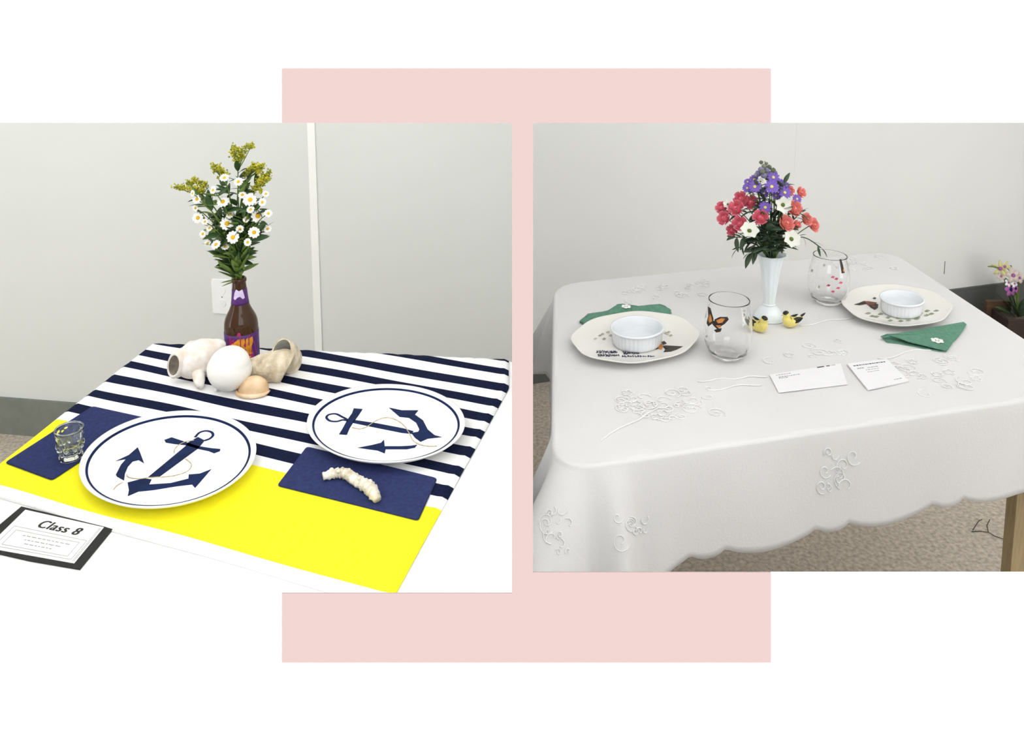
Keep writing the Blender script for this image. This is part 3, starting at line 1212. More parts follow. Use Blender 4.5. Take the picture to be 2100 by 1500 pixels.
def petal_ring(n, r0, r1, w, lift, droop, th=0.02, seg=4, jit=0.0, seed=0):
    rnd = random.Random(seed)
    geos = []
    for k in range(n):
        a = 2 * PI * k / n + rnd.uniform(-jit, jit)
        v, f = [], []
        for i in range(seg + 1):
            t = i / seg
            r = r0 + (r1 - r0) * t
            ww = w * (0.45 + 0.55 * math.sin(PI * (0.15 + 0.75 * t))) * (1 if t < .99 else .5)
            z = lift * t - droop * t * t
            for s in (-1, 1):
                x, y = r, s * ww
                v.append((x * math.cos(a) - y * math.sin(a), x * math.sin(a) + y * math.cos(a), z + 0.15 * ww * abs(s)))
        m0 = len(v)
        v += [(x, y, z - th * r1) for x, y, z in v]
        for i in range(seg):
            q = 2 * i
            f += [(q, q + 2, q + 3, q + 1), (m0 + q, m0 + q + 1, m0 + q + 3, m0 + q + 2), (q, m0 + q, m0 + q + 2, q + 2), (q + 1, q + 3, m0 + q + 3, m0 + q + 1)]
        f += [(2 * seg, m0 + 2 * seg, m0 + 2 * seg + 1, 2 * seg + 1)]
        geos.append((v, f))
    return join(geos)


DA = {'petals': mesh('daisy_petals', petal_ring(11, 0.2, 1.0, 0.27, 0.18, 0.10, jit=.08, seed=3), 'petal_w'),
      'eye': mesh('daisy_eye', lathe([(0, -.05), (.30, -.03), (.36, .06), (.28, .17), (.12, .23), (0, .24)], 14), 'eye')}
LEAF = {'a': mesh('leaf', leaf_geo(1, .36, .25), 'leaf'), 'b': mesh('leaf', leaf_geo(1, .24, .1), 'leaf2'),
        'd': mesh('leaf', leaf_geo(1, .38, .3), 'dleaf'), 'e': mesh('leaf', leaf_geo(1, .22, .35), 'dleaf')}


def bez(p0, p1, p2, n=9):
    return [p0 * (1 - t) ** 2 + p1 * 2 * t * (1 - t) + p2 * t * t for t in [i / (n - 1) for i in range(n)]]


def stem_to(th_, base, tip, r, m, ctrl=None, name='stem'):
    if ctrl is None:
        ctrl = base + Vector((0, 0, (tip.z - base.z) * 0.6)) + (tip - base) * 0.1
    pts = bez(base, ctrl, tip, 10)
    part(name, tube([p - base for p in pts], [r * (1 - 0.3 * i / 9) for i in range(10)], 6), m, th_)
    return pts


daisies = [(404, 409, 8), (457, 414, 10), (513, 410, 11), (406, 447, 10), (472, 440, 8), (466, 459, 12), (529, 443, 12), (521, 477, 10), (478, 487, 11),
           (443, 502, 9), (416, 480, 7), (489, 373, 8), (460, 365, 8), (437, 390, 7), (538, 415, 7), (549, 470, 7), (430, 468, 7), (508, 497, 7), (505, 450, 6), (497, 400, 7),
           (426, 499, 6), (550, 438, 7), (420, 455, 6), (395, 397, 6), (545, 398, 6), (440, 484, 7),
           (492, 470, 7), (514, 430, 7), (401, 427, 6), (462, 506, 7)]
ORD = ['first', 'second', 'third', 'fourth', 'fifth', 'sixth', 'seventh', 'eighth', 'ninth', 'tenth']


def row_names(pts, per):
    """plain words for where each one stands: row from the top, place from the left"""
    order = sorted(range(len(pts)), key=lambda i: pts[i][1])
    out = {}
    for r0 in range(0, len(order), per):
        row = sorted(order[r0:r0 + per], key=lambda i: pts[i][0])
        for k, i in enumerate(row):
            out[i] = ORD[k] + ' from the left in the ' + ORD[r0 // per] + ' row from the top'
    return out


dn = row_names(daisies, 6)
for i, (x, y, r) in enumerate(daisies):
    rnd = random.Random(100 + i)
    tip = Q(x, y, bc.y + rnd.uniform(-0.045, -0.015))
    base = mouth + Vector((rnd.uniform(-.5, .5) * BR * .4, rnd.uniform(-.5, .5) * BR * .4, -0.012))
    t = thing('daisy', 'white bottle daisy, ' + dn[i], 'flower', base, 'daisies in the brown bottle')
    out = (tip - mouth)
    face = Vector((out.x * 3.0 + rnd.uniform(-.25, .25), -0.75 + rnd.uniform(-.3, .2), 0.55 + rnd.uniform(-.35, .25)))
    pts = stem_to(t, base, tip, 0.0013, 'stem')
    rot = frame_z(face, rnd.uniform(0, 6))
    sc = r * 1.22 * depth(tip) / FPX
    put('petals', DA['petals'], t, tip - base, rot, sc)
    put('flower_eye', DA['eye'], t, tip - base, rot, sc)
    for k in range(9):
        j = rnd.randint(2, 8)
        d = Vector((rnd.uniform(-1, 1), rnd.uniform(-.45, .7), rnd.uniform(-.1, 1.3)))
        put('leaf', LEAF['a' if rnd.random() < .72 else 'b'], t, pts[j] - base, frame_x(d, rnd.choice((-1, 1)) * rnd.uniform(.3, 1.3)), rnd.uniform(.026, .044))
# leaves and stems bunched above the bottle mouth
lstems = [(450, 560), (456, 585), (462, 545), (475, 530), (490, 520), (505, 540), (512, 520), (498, 555), (470, 560), (448, 535), (515, 500), (470, 590)]
sn = row_names(lstems, 4)
for i, (x, y) in enumerate(lstems):
    rnd = random.Random(300 + i)
    tip = Q(x, y, bc.y + rnd.uniform(-.03, .01))
    base = mouth + Vector((rnd.uniform(-.5, .5) * BR * .4, rnd.uniform(-.4, .2) * BR * .4, -0.010))
    t = thing('leafy_stem', 'leafy green bottle stem, ' + sn[i], 'foliage', base, 'leafy stems in the brown bottle')
    up = Q(x + (x - 488) * .25, y - 38, tip.y)
    pts = stem_to(t, base, up, 0.0016, 'stem')
    put('leaf', LEAF['b'], t, pts[1] - base, frame_x(tip - pts[1] + Vector((0, -.01, .012)), rnd.uniform(-.5, .5)), max(.03, (tip - pts[1]).length * 1.1))
    for k in range(3):
        d = Vector(((x - 488) * .02 + rnd.uniform(-.5, .5), -.5, rnd.uniform(.4, 1.2)))
        put('leaf', LEAF['b' if k else 'a'], t, pts[3 + 2 * k] - base, frame_x(d, rnd.uniform(-.7, .7)), rnd.uniform(.025, .045))

sprays = [('at the very top of the bottle bouquet', (488, 350), [(477, 310), (490, 305), (507, 296), (518, 293), (485, 322), (497, 315), (478, 298), (490, 326)], 5.5),
          ('at the upper left of the bottle bouquet', (462, 372), [(436, 338), (448, 341), (455, 348), (440, 346), (462, 356), (452, 362)], 6),
          ('at the upper right of the bottle bouquet', (508, 365), [(520, 337), (532, 336), (540, 339), (511, 347), (524, 344), (534, 348), (505, 356)], 5.5),
          ('at the far left of the bottle bouquet', (415, 400), [(358, 383), (370, 381), (384, 372), (398, 366), (409, 372), (420, 375), (389, 386), (402, 384), (412, 392)], 5.5),
          ('at the right edge of the bottle bouquet', (528, 385), [(553, 352), (546, 358), (538, 363), (549, 366), (532, 370), (527, 378), (540, 375), (522, 386), (533, 390)], 6)]
for i, (where, root, tips, rr0) in enumerate(sprays):
    rnd = random.Random(500 + i)
    Y = bc.y - 0.005 + rnd.uniform(-.01, .015)
    base = mouth + Vector((rnd.uniform(-.3, .3) * BR * .4, 0.002, -0.012))
    t = thing('goldenrod', 'yellow green goldenrod spray ' + where, 'flower', base, 'goldenrod in the brown bottle')
    rp = Q(root[0], root[1], Y)
    stem_to(t, base, rp, 0.0016, 'stem')
    for k, (x, y) in enumerate(tips):
        tp = Q(x, y, Y + rnd.uniform(-.012, .012))
        mid = (rp + tp) / 2 + Vector((0, 0, -.004))
        br = part('branch', tube([p - base for p in bez(rp, mid, tp, 5)], 0.0009, 5), 'stem', t)
        fl = []
        for q in range(44):
            d = Vector((rnd.gauss(0, 1), rnd.gauss(0, 1), rnd.gauss(0, 1))) * (rr0 * .5 * depth(tp) / FPX)
            d.x *= 1.15
            r = rnd.uniform(.0013, .0026)
            ctr2 = tp + d - base + (rp - tp) * rnd.uniform(0, .25)
            fl.append(([ctr2 + Vector(e) * r for e in ((1, 0, 0), (-1, 0, 0), (0, 1, 0), (0, -1, 0), (0, 0, 1), (0, 0, -1))],
                       [(0, 2, 4), (2, 1, 4), (1, 3, 4), (3, 0, 4), (2, 0, 5), (1, 2, 5), (3, 1, 5), (0, 3, 5)]))
        part('florets', join(fl), 'gold', t)
    for k in range(5):
        d = Vector((rnd.uniform(-1, 1), rnd.uniform(-.8, .2), rnd.uniform(0, .8)))
        q = base.lerp(rp, rnd.uniform(.78, 1.0))
        put('leaf', LEAF['a'], t, q - base, frame_x(d, rnd.uniform(-.5, .5)), rnd.uniform(.022, .034))


# ------------------------------------------------------------------ shells
def spiral_shell(L, R, whorls, n=48, m=48, knob=0.0, groove=0.10, belly=0.42, spire=0.0):
    """shell with apex at +Z end; the suture winds round it. spire 0 = round, 1 = drawn-out cone"""
    v, f = [], []
    for i in range(m + 1):
        t = 0.5 - 0.5 * math.cos(PI * i / m)
        if t < belly:
            env = math.sqrt(max(0.0, 1 - ((belly - t) / belly) ** 2))
        else:
            u = (t - belly) / (1 - belly)
            env = (1 - spire) * math.sqrt(max(0.0, 1 - u * u)) + spire * (1 - u ** 1.15)
        for k in range(n):
            a = 2 * PI * k / n
            ph = whorls * t + k / n
            fr = ph - math.floor(ph)
            w = math.sin(PI * fr) ** 0.6
            gw = max(0, min(1, (t - belly * .9) / .15))
            kb = 1 + (knob * max(0, math.sin(7 * a)) ** 2 * math.exp(-((t - belly * 1.05) / .11) ** 2))
            r = max(R * env * (1 - groove * (1 - w) * gw) * kb, 1e-5)
            v.append((r * math.cos(a), r * math.sin(a), L * t))
    for i in range(m):
        for k in range(n):
            j = (k + 1) % n
            f.append((i * n + k, i * n + j, (i + 1) * n + j, (i + 1) * n + k))
    return v, f


def ground(geo, z=0.0004):
    lo = min(p[2] for p in geo[0])
    return move(geo, (0, 0, z - lo))


# large chalky whelk
c = P(402, 790, ZP)
s = depth(c) / FPX
wt = thing('whelk_shell', 'large chalky white whelk shell with a dark opening at its left', 'shell', c)
L = 108 * s
g = spiral_shell(L, 39 * s, 3.0, knob=0.10, groove=0.14, belly=0.46, spire=.45)
rot = frame_z(Vector((0.80, 0.45, 0.36))).to_4x4()
g = xf(move(g, (0, 0, -L * .45)), rot)
lo = min(p[2] for p in g[0])
sh = Vector((-0.006, 0.034, 0.0005 - lo))
g = move(g, sh)
part('shell_body', g, 'shell_rough', wt)
ap = Q(361, 746, c.y + 0.010) - c
dv = Vector((-0.34, -0.93, 0.10))
mo = Matrix.Translation(ap) @ frame_z(dv).to_4x4() @ Matrix.Rotation(math.radians(-12), 4, 'Z')
opn = lathe([(0, -.005), (.35, -.0045), (.8, -.002), (.95, 0)], 28)
opn = ([(x * 13 * s, y * 22 * s, z) for x, y, z in opn[0]], opn[1])
lipg = lathe([(.95, -.0), (1.12, .002), (1.28, -.001), (1.4, -.012), (1.32, -.03)], 28)
lipg = ([(x * 13.5 * s, y * 22.5 * s, z) for x, y, z in lipg[0]], lipg[1])
# orient: long axis (Y) vertical
ap = ap + dv * 0.010 + Vector((0.003, 0, 0))
mo = Matrix.Translation(ap) @ Matrix((Vector((0.93, -0.34, 0)).normalized(), Vector((0.16, 0.05, 1)).normalized(), dv.normalized())).transposed().to_4x4()
part('opening', xf(opn, mo), 'shell_in', wt)
part('lip', xf(lipg, mo), 'shell_rough', wt)
sp = Q(412, 788, c.y - 0.012) - c
part('siphon', tube([Vector((sp.x - .012, sp.y + .02, .022)), Vector((sp.x - .004, sp.y + .004, .011)), Vector((sp.x + .002, sp.y - .008, .006))], [.012, .010, .0055], 14), 'shell_rough', wt)

# round moon shell
c = P(463, 812, ZP)
s = depth(c) / FPX
mt = thing('moon_shell', 'smooth round white moon shell in front of the bottle', 'shell', c)
L = 96 * s
g = spiral_shell(L, 45 * s, 2.8, knob=0, groove=0.075, belly=0.50, spire=.16)
rot = frame_z(Vector((0.30, -0.20, 0.90))).to_4x4()
g = ground(xf(move(g, (0, 0, -L * .45)), rot))
g = move(g, (0, 0.024, 0))
part('shell_body', g, 'shell_w', mt)
part('umbilicus_ridge', tube([Vector((-0.014 + 0.010 * math.cos(q), 0.018 + 0.012 * math.sin(q), 0.003)) for q in [i * .4 for i in range(10)]], .0028, 8), 'shell_w', mt)

# small tan cowrie-like shell
c = P(516, 812, ZP)
s = depth(c) / FPX
tt_ = thing('tan_shell', 'small glossy tan shell leaning at the foot of the moon shell', 'shell', c)
g = lathe([(0, 36)] + [(31 * math.sin(q * PI / 20), 6 + 30 * math.cos(q * PI / 20)) for q in range(1, 11)] + [(30, 3), (24, 0.6), (0, 0.4)], 40,
          lambda a, r, z: 1 + 0.02 * math.cos(14 * a))
g = ([Vector((x * s * 1.02 + 0.1 * z * s, y * s * .72, z * s)) for x, y, z in g[0]], g[1])
g = move(g, (0, 0.010, 0.0004))
part('shell_body', g, 'shell_tan', tt_)
part('shell_lip', tube([Vector((math.cos(a) * 33 * s, 0.010 + math.sin(a) * 24 * s, 0.0045)) for a in [PI + i * PI / 14 for i in range(15)]],
                       [.0022 + .0018 * math.sin(i * PI / 14) for i in range(15)], 10), 'shell_tan', tt_)

# rough beige shell lying open to the upper right
c = P(560, 792, ZP)
s = depth(c) / FPX
bs = thing('rough_beige_shell', 'rough beige shell with a raised grey opening right of the bottle', 'shell', c)
axis = [(498, 781, 17), (514, 779, 23), (532, 775, 27), (550, 772, 30), (568, 768, 33), (584, 763, 34), (592, 760, 30)]
pts, rad = [], []
for x, y, r in axis:
    q = Q(x, y, c.y + 0.03) - c
    q.z = max(q.z, r * s * .82)
    pts.append(q)
    rad.append(r * s)
pts = [Vector(p) for p in smooth_prof([tuple(p) for p in pts], 4)]
rad = [r[0] for r in smooth_prof([(r,) for r in rad], 4)]
g = tube(pts, rad, 28)
gv = []
for i, p in enumerate(g[0]):
    k, ri = i % 28, min(i // 28, len(pts) - 1)
    cn = pts[ri]
    ff_ = 1 + 0.03 * math.sin(k * .9 + ri * .5) + 0.02 * math.sin(ri * 1.1 - k * .9)
    q = cn + (p - cn) * ff_
    q.z = max(0.0005, q.z)
    gv.append(q)
part('shell_body', (gv, g[1]), 'shell_beige', bs)
q = Q(579, 724, c.y + 0.030) - c
cup = lathe([(0, -.030), (.55, -.026), (.85, -.010), (.97, .004), (1.07, .006), (1.14, -.006), (1.18, -.035), (1.1, -.055)], 30)
cup = ([(x * 20 * s, y * 26 * s, z) for x, y, z in cup[0]], cup[1])
mm = Matrix.Translation(q) @ Matrix((Vector((.95, .1, .28)).normalized(), Vector((-.1, .62, .77)).normalized(), Vector((-.12, -.72, .66)).normalized())).transposed().to_4x4()
inner_g = ([p for p in cup[0]], [f for f in cup[1]])
nin = 1 + 30 * 3
inn_f = [f for f in cup[1] if max(f) < nin]
out_f = [f for f in cup[1] if max(f) >= nin]
part('opening', xf((cup[0], inn_f), mm), 'shell_grey', bs)
part('raised_lip', xf((cup[0], out_f), mm), 'shell_beige', bs)

# ================================================================== RIGHT TABLE THINGS
ZR = CR + 0.0012


def rplate(label, cxy, ab, th, grp, phase):
    c = Vector((cxy[0], cxy[1], ZR))
    R = 1.0
    t = thing('butterfly_plate', label, 'plate', c, grp)
    H = 0.019
    mod = lambda a, r, z: 1 + (0.016 * math.cos(8 * a + phase) * max(0, (r / R - .6) / .4))
    pf = [(0, .003), (.55 * R, .003), (.57 * R, 0), (.62 * R, 0), (.66 * R, .003), (.96 * R, H * .75), (R, H * .95), (.998 * R, H), (.985 * R, H), (.955 * R, H * .93), (.62 * R, .0075), (.58 * R, .007), (0, .007)]
    part('plate_body', oval(lathe(pf, 96, mod), ab, th), 'cream', t)

    def zf(r):
        q = r / R
        if q < .62:
            return .0075
        return .0075 + (H * .93 - .0075) * (q - .62) / (.955 - .62)
    inv = Matrix.Rotation(th, 3, 'Z') @ Matrix.Diagonal((1 / ab[0], 1 / ab[1], 1)) @ Matrix.Rotation(-th, 3, 'Z')

    def zxy(x, y):
        return zf((inv @ Vector((x, y, 0))).length)
    return t, c, zxy, R


def decal(plt, polys, m, lift=0.0006, name='print'):
    """flat printed shapes lying on the plate's sloping rim"""
    t, c, zf, R = plt
    gs = []
    for po in polys:
        v = []
        for x, y in po:
            z = 0.012
            for _ in range(5):
                p = P(x, y, c.z + z)
                z = zf(p.x - c.x, p.y - c.y)
            v.append(Vector((p.x - c.x, p.y - c.y, z + lift)))
        k = len(v)
        v2 = v + [p - Vector((0, 0, 0.0003)) for p in v]
        cen = sum(v, Vector()) / k
        v2.append(cen)
        f = [(i, (i + 1) % k, 2 * k) for i in range(k)] + [(i, k + i, k + (i + 1) % k, (i + 1) % k) for i in range(k)]
        gs.append((v2, f))
    return part(name, join(gs), m, t, False)


def decal_lines(plt, lines, w, m, lift=0.0006, name='print'):
    t, c, zf, R = plt
    gs = []
    for ln2 in lines:
        v = []
        for x, y in ln2:
            z = 0.012
            for _ in range(5):
                p = P(x, y, c.z + z)
                z = zf(p.x - c.x, p.y - c.y)
            v.append(Vector((p.x - c.x, p.y - c.y, z + lift)))
        gs.append(tube(v, w, 4))
    return part(name, join(gs), m, t, False)


def zo(pts, o, s):
    return [(o[0] + x * s, o[1] + y * s) for x, y in pts]


S3 = 290 / 2100
S4 = 300 / 2100
p3 = rplate('cream butterfly plate with dark blue lettering, left of the vase', (0.2564, 1.6315), (0.1435, 0.112), math.radians(34), 'butterfly plates', 0.4)
p4 = rplate('cream butterfly plate with green leaf print, beside the open green napkin', (0.8734, 1.7984), (0.1385, 0.106), math.radians(39), 'butterfly plates', 1.9)
# lettering strokes on the left plate (unreadable in the photograph: broken pen strokes)
rnd = random.Random(4)
strokes = []
for y0, xa, xb, n in ((885, 465, 760, 11), (935, 480, 800, 12), (900, 850, 1090, 8), (950, 840, 1330, 13)):
    for k in range(n):
        x = xa + (xb - xa) * k / n
        h = rnd.uniform(22, 48) if y0 < 940 or x < 830 else rnd.uniform(8, 26)
        strokes.append(zo([(x, y0 - h * .5 + (x - xa) * .02), (x + rnd.uniform(6, 24), y0 + rnd.uniform(-8, 8)), (x + rnd.uniform(-12, 16), y0 + h * .5), (x + rnd.uniform(18, 34), y0 + h * .2)], (1160, 600), S3))
decal_lines(p3, strokes, 0.0009, 'blue_ink', name='lettering')
decal(p3, [zo(q, (1160, 600), S3) for q in ([(1285, 820), (1360, 790), (1440, 760), (1420, 800), (1350, 850), (1300, 845)], [(1440, 800), (1480, 790), (1740, 805), (1650, 850), (1560, 880), (1450, 890), (1480, 850)],
                                            [(1420, 740), (1465, 725), (1500, 760), (1450, 780)])], 'wing_dark', name='butterfly_wings')
decal(p3, [zo(q, (1160, 600), S3) for q in ([(1330, 800), (1400, 770), (1450, 780), (1430, 850), (1400, 845)], [(1500, 815), (1640, 815), (1560, 850), (1490, 850)])], 'wing_or', 0.001, 'butterfly_colour')
hb = []
for x, y in ((440, 690), (510, 640), (570, 690), (630, 590), (670, 640), (545, 620), (1480, 600), (1530, 590), (1510, 620), (1560, 640)):
    hb.append(zo([(x - 28, y + 6), (x, y - 16), (x + 28, y - 4), (x + 2, y + 14)], (1160, 600), S3))
decal(p3, hb, 'herb2', name='leaf_print')
decal(p4, [zo(q, (1700, 560), S4) for q in ([(360, 455), (430, 435), (500, 405), (560, 410), (530, 445), (440, 465)], [(555, 450), (640, 440), (708, 450), (700, 500), (655, 530), (600, 500)], [(625, 365), (655, 350), (680, 365), (655, 380)])], 'wing_dark', name='butterfly_wings')
decal(p4, [zo(q, (1700, 560), S4) for q in ([(500, 415), (560, 410), (690, 430), (640, 465), (570, 470)], [(600, 480), (650, 470), (660, 505)])], 'wing_br', 0.001, 'butterfly_colour')
hb = []
for x, y in ((560, 580), (620, 620), (680, 630), (740, 590), (850, 640), (1000, 650), (1110, 650), (1140, 680), (1270, 640), (1310, 580), (1410, 545), (1470, 590), (1540, 545), (1400, 610), (1260, 660), (880, 685), (1030, 690)):
    hb.append(zo([(x - 42, y + 6), (x, y - 17), (x + 42, y - 2), (x + 4, y + 14)], (1700, 560), S4))
decal(p4, hb, 'herb', name='leaf_print')


def ramekin(label, plt, cpx, rpx, toppy):
    c = P(cpx[0], cpx[1], ZR + 0.0072)
    s = depth(c) / FPX
    R = rpx * s
    H = Q(cpx[0], toppy, c.y).z - c.z
    t = thing('ramekin', label, 'bowl', c, 'ramekins on the butterfly plates')
    nfl = 36
    ovl = (1.03, 0.90)
    mod = lambda a, r, z: 1 + (0.018 * math.cos(nfl * a) if (r > .84 * R and .004 < z < H * .80) else 0)
    pf = [(0, 0.0006), (.80 * R, 0.0006), (.86 * R, .0015), (.885 * R, .006), (.90 * R, H * .4), (.915 * R, H * .76), (.925 * R, H * .82), (.985 * R, H * .86), (R, H * .93), (.985 * R, H), (.94 * R, H), (.90 * R, H * .95),
          (.85 * R, H * .5), (.81 * R, .008), (.74 * R, .005), (0, .005)]
    part('fluted_wall', oval(lathe(pf[:9], 144, mod), ovl, math.radians(38)), 'ramekin', t)
    part('rim_and_well', oval(lathe(pf[8:], 72), ovl, math.radians(38)), 'ramekin', t)
    return t


ramekin('white fluted ramekin on the lettered butterfly plate', p3, (1306.5, 704), 57.5, 669)
ramekin('white fluted ramekin on the leaf-printed butterfly plate', p4, (1848, 640), 46, 610)


def tumbler(label, bpx, rmax, rimr, rim_y, baser):
    c = P(bpx[0], bpx[1], ZR)
    s = depth(c) / FPX
    H = Q(bpx[0], rim_y, c.y).z - c.z
    R, Rr, Rb = rmax * s, rimr * s, baser * s
    t = thing('stemless_glass', label, 'glass', c, 'stemless glasses with butterflies')
    outer = smooth_prof([(0, 0.0008), (Rb * .8, 0.0), (Rb, 0.002), (R * .82, H * .10), (R * .97, H * .28), (R, H * .45), (R * .97, H * .68), (Rr * 1.02, H * .9), (Rr, H)], 6)
    th = 0.0016
    inn = [(Rr - th * .5, H + .0004), (Rr - th, H)] + [(r - th, z) for r, z in reversed(outer) if H * .12 < z < H * .98] + [(Rb * .8, H * .085), (Rb * .4, H * .075), (0, H * .072)]
    part('glass_bowl', lathe(outer + inn, 72), 'glass', t)
    return t, c, prof_r(outer)


g1, g1c, g1r = tumbler('clear stemless glass with an orange butterfly, beside the left yellow bird', (1491, 731), 48, 41, 614, 27)
g2, g2c, g2r = tumbler('clear stemless glass with pink print, behind the right butterfly plate', (1697, 620), 40, 33, 523, 24)
S2 = 350 / 1944
o2 = (1420, 490)
for q in ([(175, 770), (205, 790), (240, 910), (235, 960), (180, 1000), (160, 960), (180, 880)], [(250, 920), (310, 890), (400, 890), (415, 920), (370, 970), (320, 1000), (260, 975)], [(245, 1040), (300, 1020), (335, 1020), (320, 1060), (270, 1068)],
          [(220, 930), (250, 935), (300, 1020), (280, 1030), (230, 980)]):
    part('butterfly_wing', wrap_patch(zo(q, o2, S2), g1c, g1r, 0.0005), 'wing_dark', g1)
for q in ([(195, 850), (215, 880), (225, 940), (195, 960), (180, 930)], [(270, 930), (330, 905), (375, 910), (340, 955), (290, 965)], [(265, 985), (320, 985), (330, 1010), (290, 1015)]):
    part('butterfly_wing_colour', wrap_patch(zo(q, o2, S2), g1c, g1r, 0.0009), 'wing_or', g1)
part('butterfly_wing', wrap_patch(zo([(1675, 235), (1695, 230), (1715, 300), (1735, 390), (1700, 395), (1690, 330)], o2, S2), g2c, g2r, 0.0005), 'wing_dark', g2)
part('butterfly_wing_colour', wrap_patch(zo([(1715, 345), (1728, 350), (1735, 375), (1718, 375)], o2, S2), g2c, g2r, 0.0009), 'wing_or', g2)
for x, y in ((1600, 435), (1690, 500), (1600, 600), (1550, 530), (1640, 455), (1660, 560)):
    part('pink_flower_print', wrap_patch(zo([(x - 26, y + 8), (x - 6, y - 14), (x + 24, y - 6), (x + 10, y + 16)], o2, S2), g2c, g2r, 0.0005), 'pink_print', g2)
for x, y in ((1360, 360), (1440, 545), (1500, 300)):
    part('leaf_print', wrap_patch(zo([(x - 16, y + 8), (x, y - 18), (x + 16, y - 2), (x + 4, y + 22)], o2, S2), g2c, g2r, 0.0005), 'herb2', g2)
for x, y in ((590, 820), (570, 960), (160, 1110), (600, 880)):
    part('leaf_print', wrap_patch(zo([(x - 18, y + 8), (x, y - 16), (x + 18, y - 2), (x + 4, y + 18)], o2, S2), g1c, g1r, 0.0005), 'herb2', g1)

# ------------------------------------------------------------------ milk glass vase
vc = P(1576, 652, ZR)
s = depth(vc) / FPX
VH = Q(1572, 521, vc.y).z - vc.z
vt = thing('milk_glass_vase', 'tall fluted white bud vase on a bell foot, holding the roses', 'vase', vc)
flut = lambda a, r, z: 1 + (0.03 * math.cos(10 * a) if z > VH * .24 else 0)
foot = smooth_prof([(0, .001), (29 * s, 0), (30 * s, .003), (28 * s, VH * .07), (21 * s, VH * .15), (14 * s, VH * .19), (11.5 * s, VH * .205), (13 * s, VH * .215), (13.5 * s, VH * .225), (11.5 * s, VH * .24)], 4)
part('bell_foot', lathe(foot, 60), 'milk', vt)
body = smooth_prof([(11.3 * s, VH * .24), (12.5 * s, VH * .35), (17 * s, VH * .62), (21 * s, VH * .82), (25 * s, VH * .94), (30 * s, VH)], 6)
body += [(28.5 * s, VH * 1.004)] + smooth_prof([(24 * s, VH * .95), (19 * s, VH * .82), (14 * s, VH * .6), (0, VH * .4)], 4)
part('fluted_body', lathe(body, 80, flut), 'milk', vt)

# ------------------------------------------------------------------ bouquet in the vase
vm = Vector((vc.x, vc.y, vc.z + VH * .97))
S1 = 1 / 6.0
o1 = (1440, 310)


def rose_geo():
    gs = []
    rnd = random.Random(9)
    for layer, (n, r, h, w, flare) in enumerate([(3, .22, .62, .75, .02), (4, .42, .60, .62, .08), (5, .64, .50, .56, .18), (6, .86, .36, .50, .30)]):
        for k in range(n):
            a0 = 2 * PI * (k + .37 * layer) / n + rnd.uniform(-.15, .15)
            v, f = [], []
            nu, nv = 5, 5
            for i in range(nv + 1):
                t = i / nv
                for j in range(nu + 1):
                    u = -1 + 2 * j / nu
                    a = a0 + u * w * (1.25 if layer < 2 else 1.0) * (0.55 + .45 * math.sin(PI * min(1, .25 + .6 * t)))
                    rr = r * (0.30 + .70 * math.sin(PI / 2 * min(1, t * 1.15))) + flare * max(0, t - .7) * 1.6 + .02 * (u * u)
                    z = -.35 + (h + .35) * t - .10 * u * u * t - (.25 * max(0, t - .8) if layer > 1 else 0)
                    v.append((rr * math.cos(a), rr * math.sin(a), z))
            for i in range(nv):
                for j in range(nu):
                    q = i * (nu + 1) + j
                    f.append((q, q + 1, q + nu + 2, q + nu + 1))
            gs.append((v, f))
    gs.append(lathe([(0, -.4), (.35, -.3), (.55, -.05), (.35, .2), (.12, .45), (0, .5)], 12))
    return join(gs)


def bowl_flower(n, w, r1, cup):
    gs = []
    for k in range(n):
        a0 = 2 * PI * k / n
        v, f = [], []
        nu, nv = 4, 5
        for i in range(nv + 1):
            t = i / nv
            for j in range(nu + 1):
                u = -1 + 2 * j / nu
                ww = w * math.sin(PI * (.12 + .80 * t)) ** .8
                r = .06 + r1 * t
                z = cup * (t ** 1.1) - .25 * max(0, t - .75) + .10 * u * u * t + (.03 if k % 2 else 0)
                x, y = r * (1 - .10 * u * u), u * ww
                v.append((x * math.cos(a0) - y * math.sin(a0), x * math.sin(a0) + y * math.cos(a0), z))
        for i in range(nv):
            for j in range(nu):
                q = i * (nu + 1) + j
                f.append((q, q + 1, q + nu + 2, q + nu + 1))
        gs.append((v, f))
    return join(gs)


RO = {'p': mesh('rose_petals', rose_geo(), 'rose_p'), 'c': mesh('rose_petals', rose_geo(), 'rose_c'),
      'calyx': mesh('calyx', lathe([(0, -.62), (.14, -.6), (.30, -.45), (.42, -.25), (.5, -.12), (.2, -.2)], 10), 'dleaf')}
M['lis'] = mat('cream_white_petal', (0.74, 0.74, 0.67), 0.6, 0.04, 30)
LI = {'petals': mesh('lisianthus_petals', bowl_flower(6, .52, .95, .35), 'lis'),
      'eye': mesh('lisianthus_eye', lathe([(0, 0), (.2, .02), (.24, .10), (.16, .22), (0, .30)], 12), 'green_eye')}
AS = {'petals': mesh('aster_petals', petal_ring(13, .2, 1.0, .20, .16, .1, jit=.1, seed=6), 'aster'),
      'eye': mesh('aster_eye', lathe([(0, -.03), (.22, 0), (.24, .08), (.14, .16), (0, .18)], 12), 'pale_eye')}


def spot(x, y, dy):
    return Q(o1[0] + x * S1, o1[1] + y * S1, vc.y + dy)


def facing(tip, rnd, fwd=.8):
    c0 = vm + Vector((0, 0, .05))
    d = (tip - c0)
    return Vector((d.x * 7 + rnd.uniform(-.2, .2), -fwd, .35 + (d.z) * 2 + rnd.uniform(-.15, .2)))


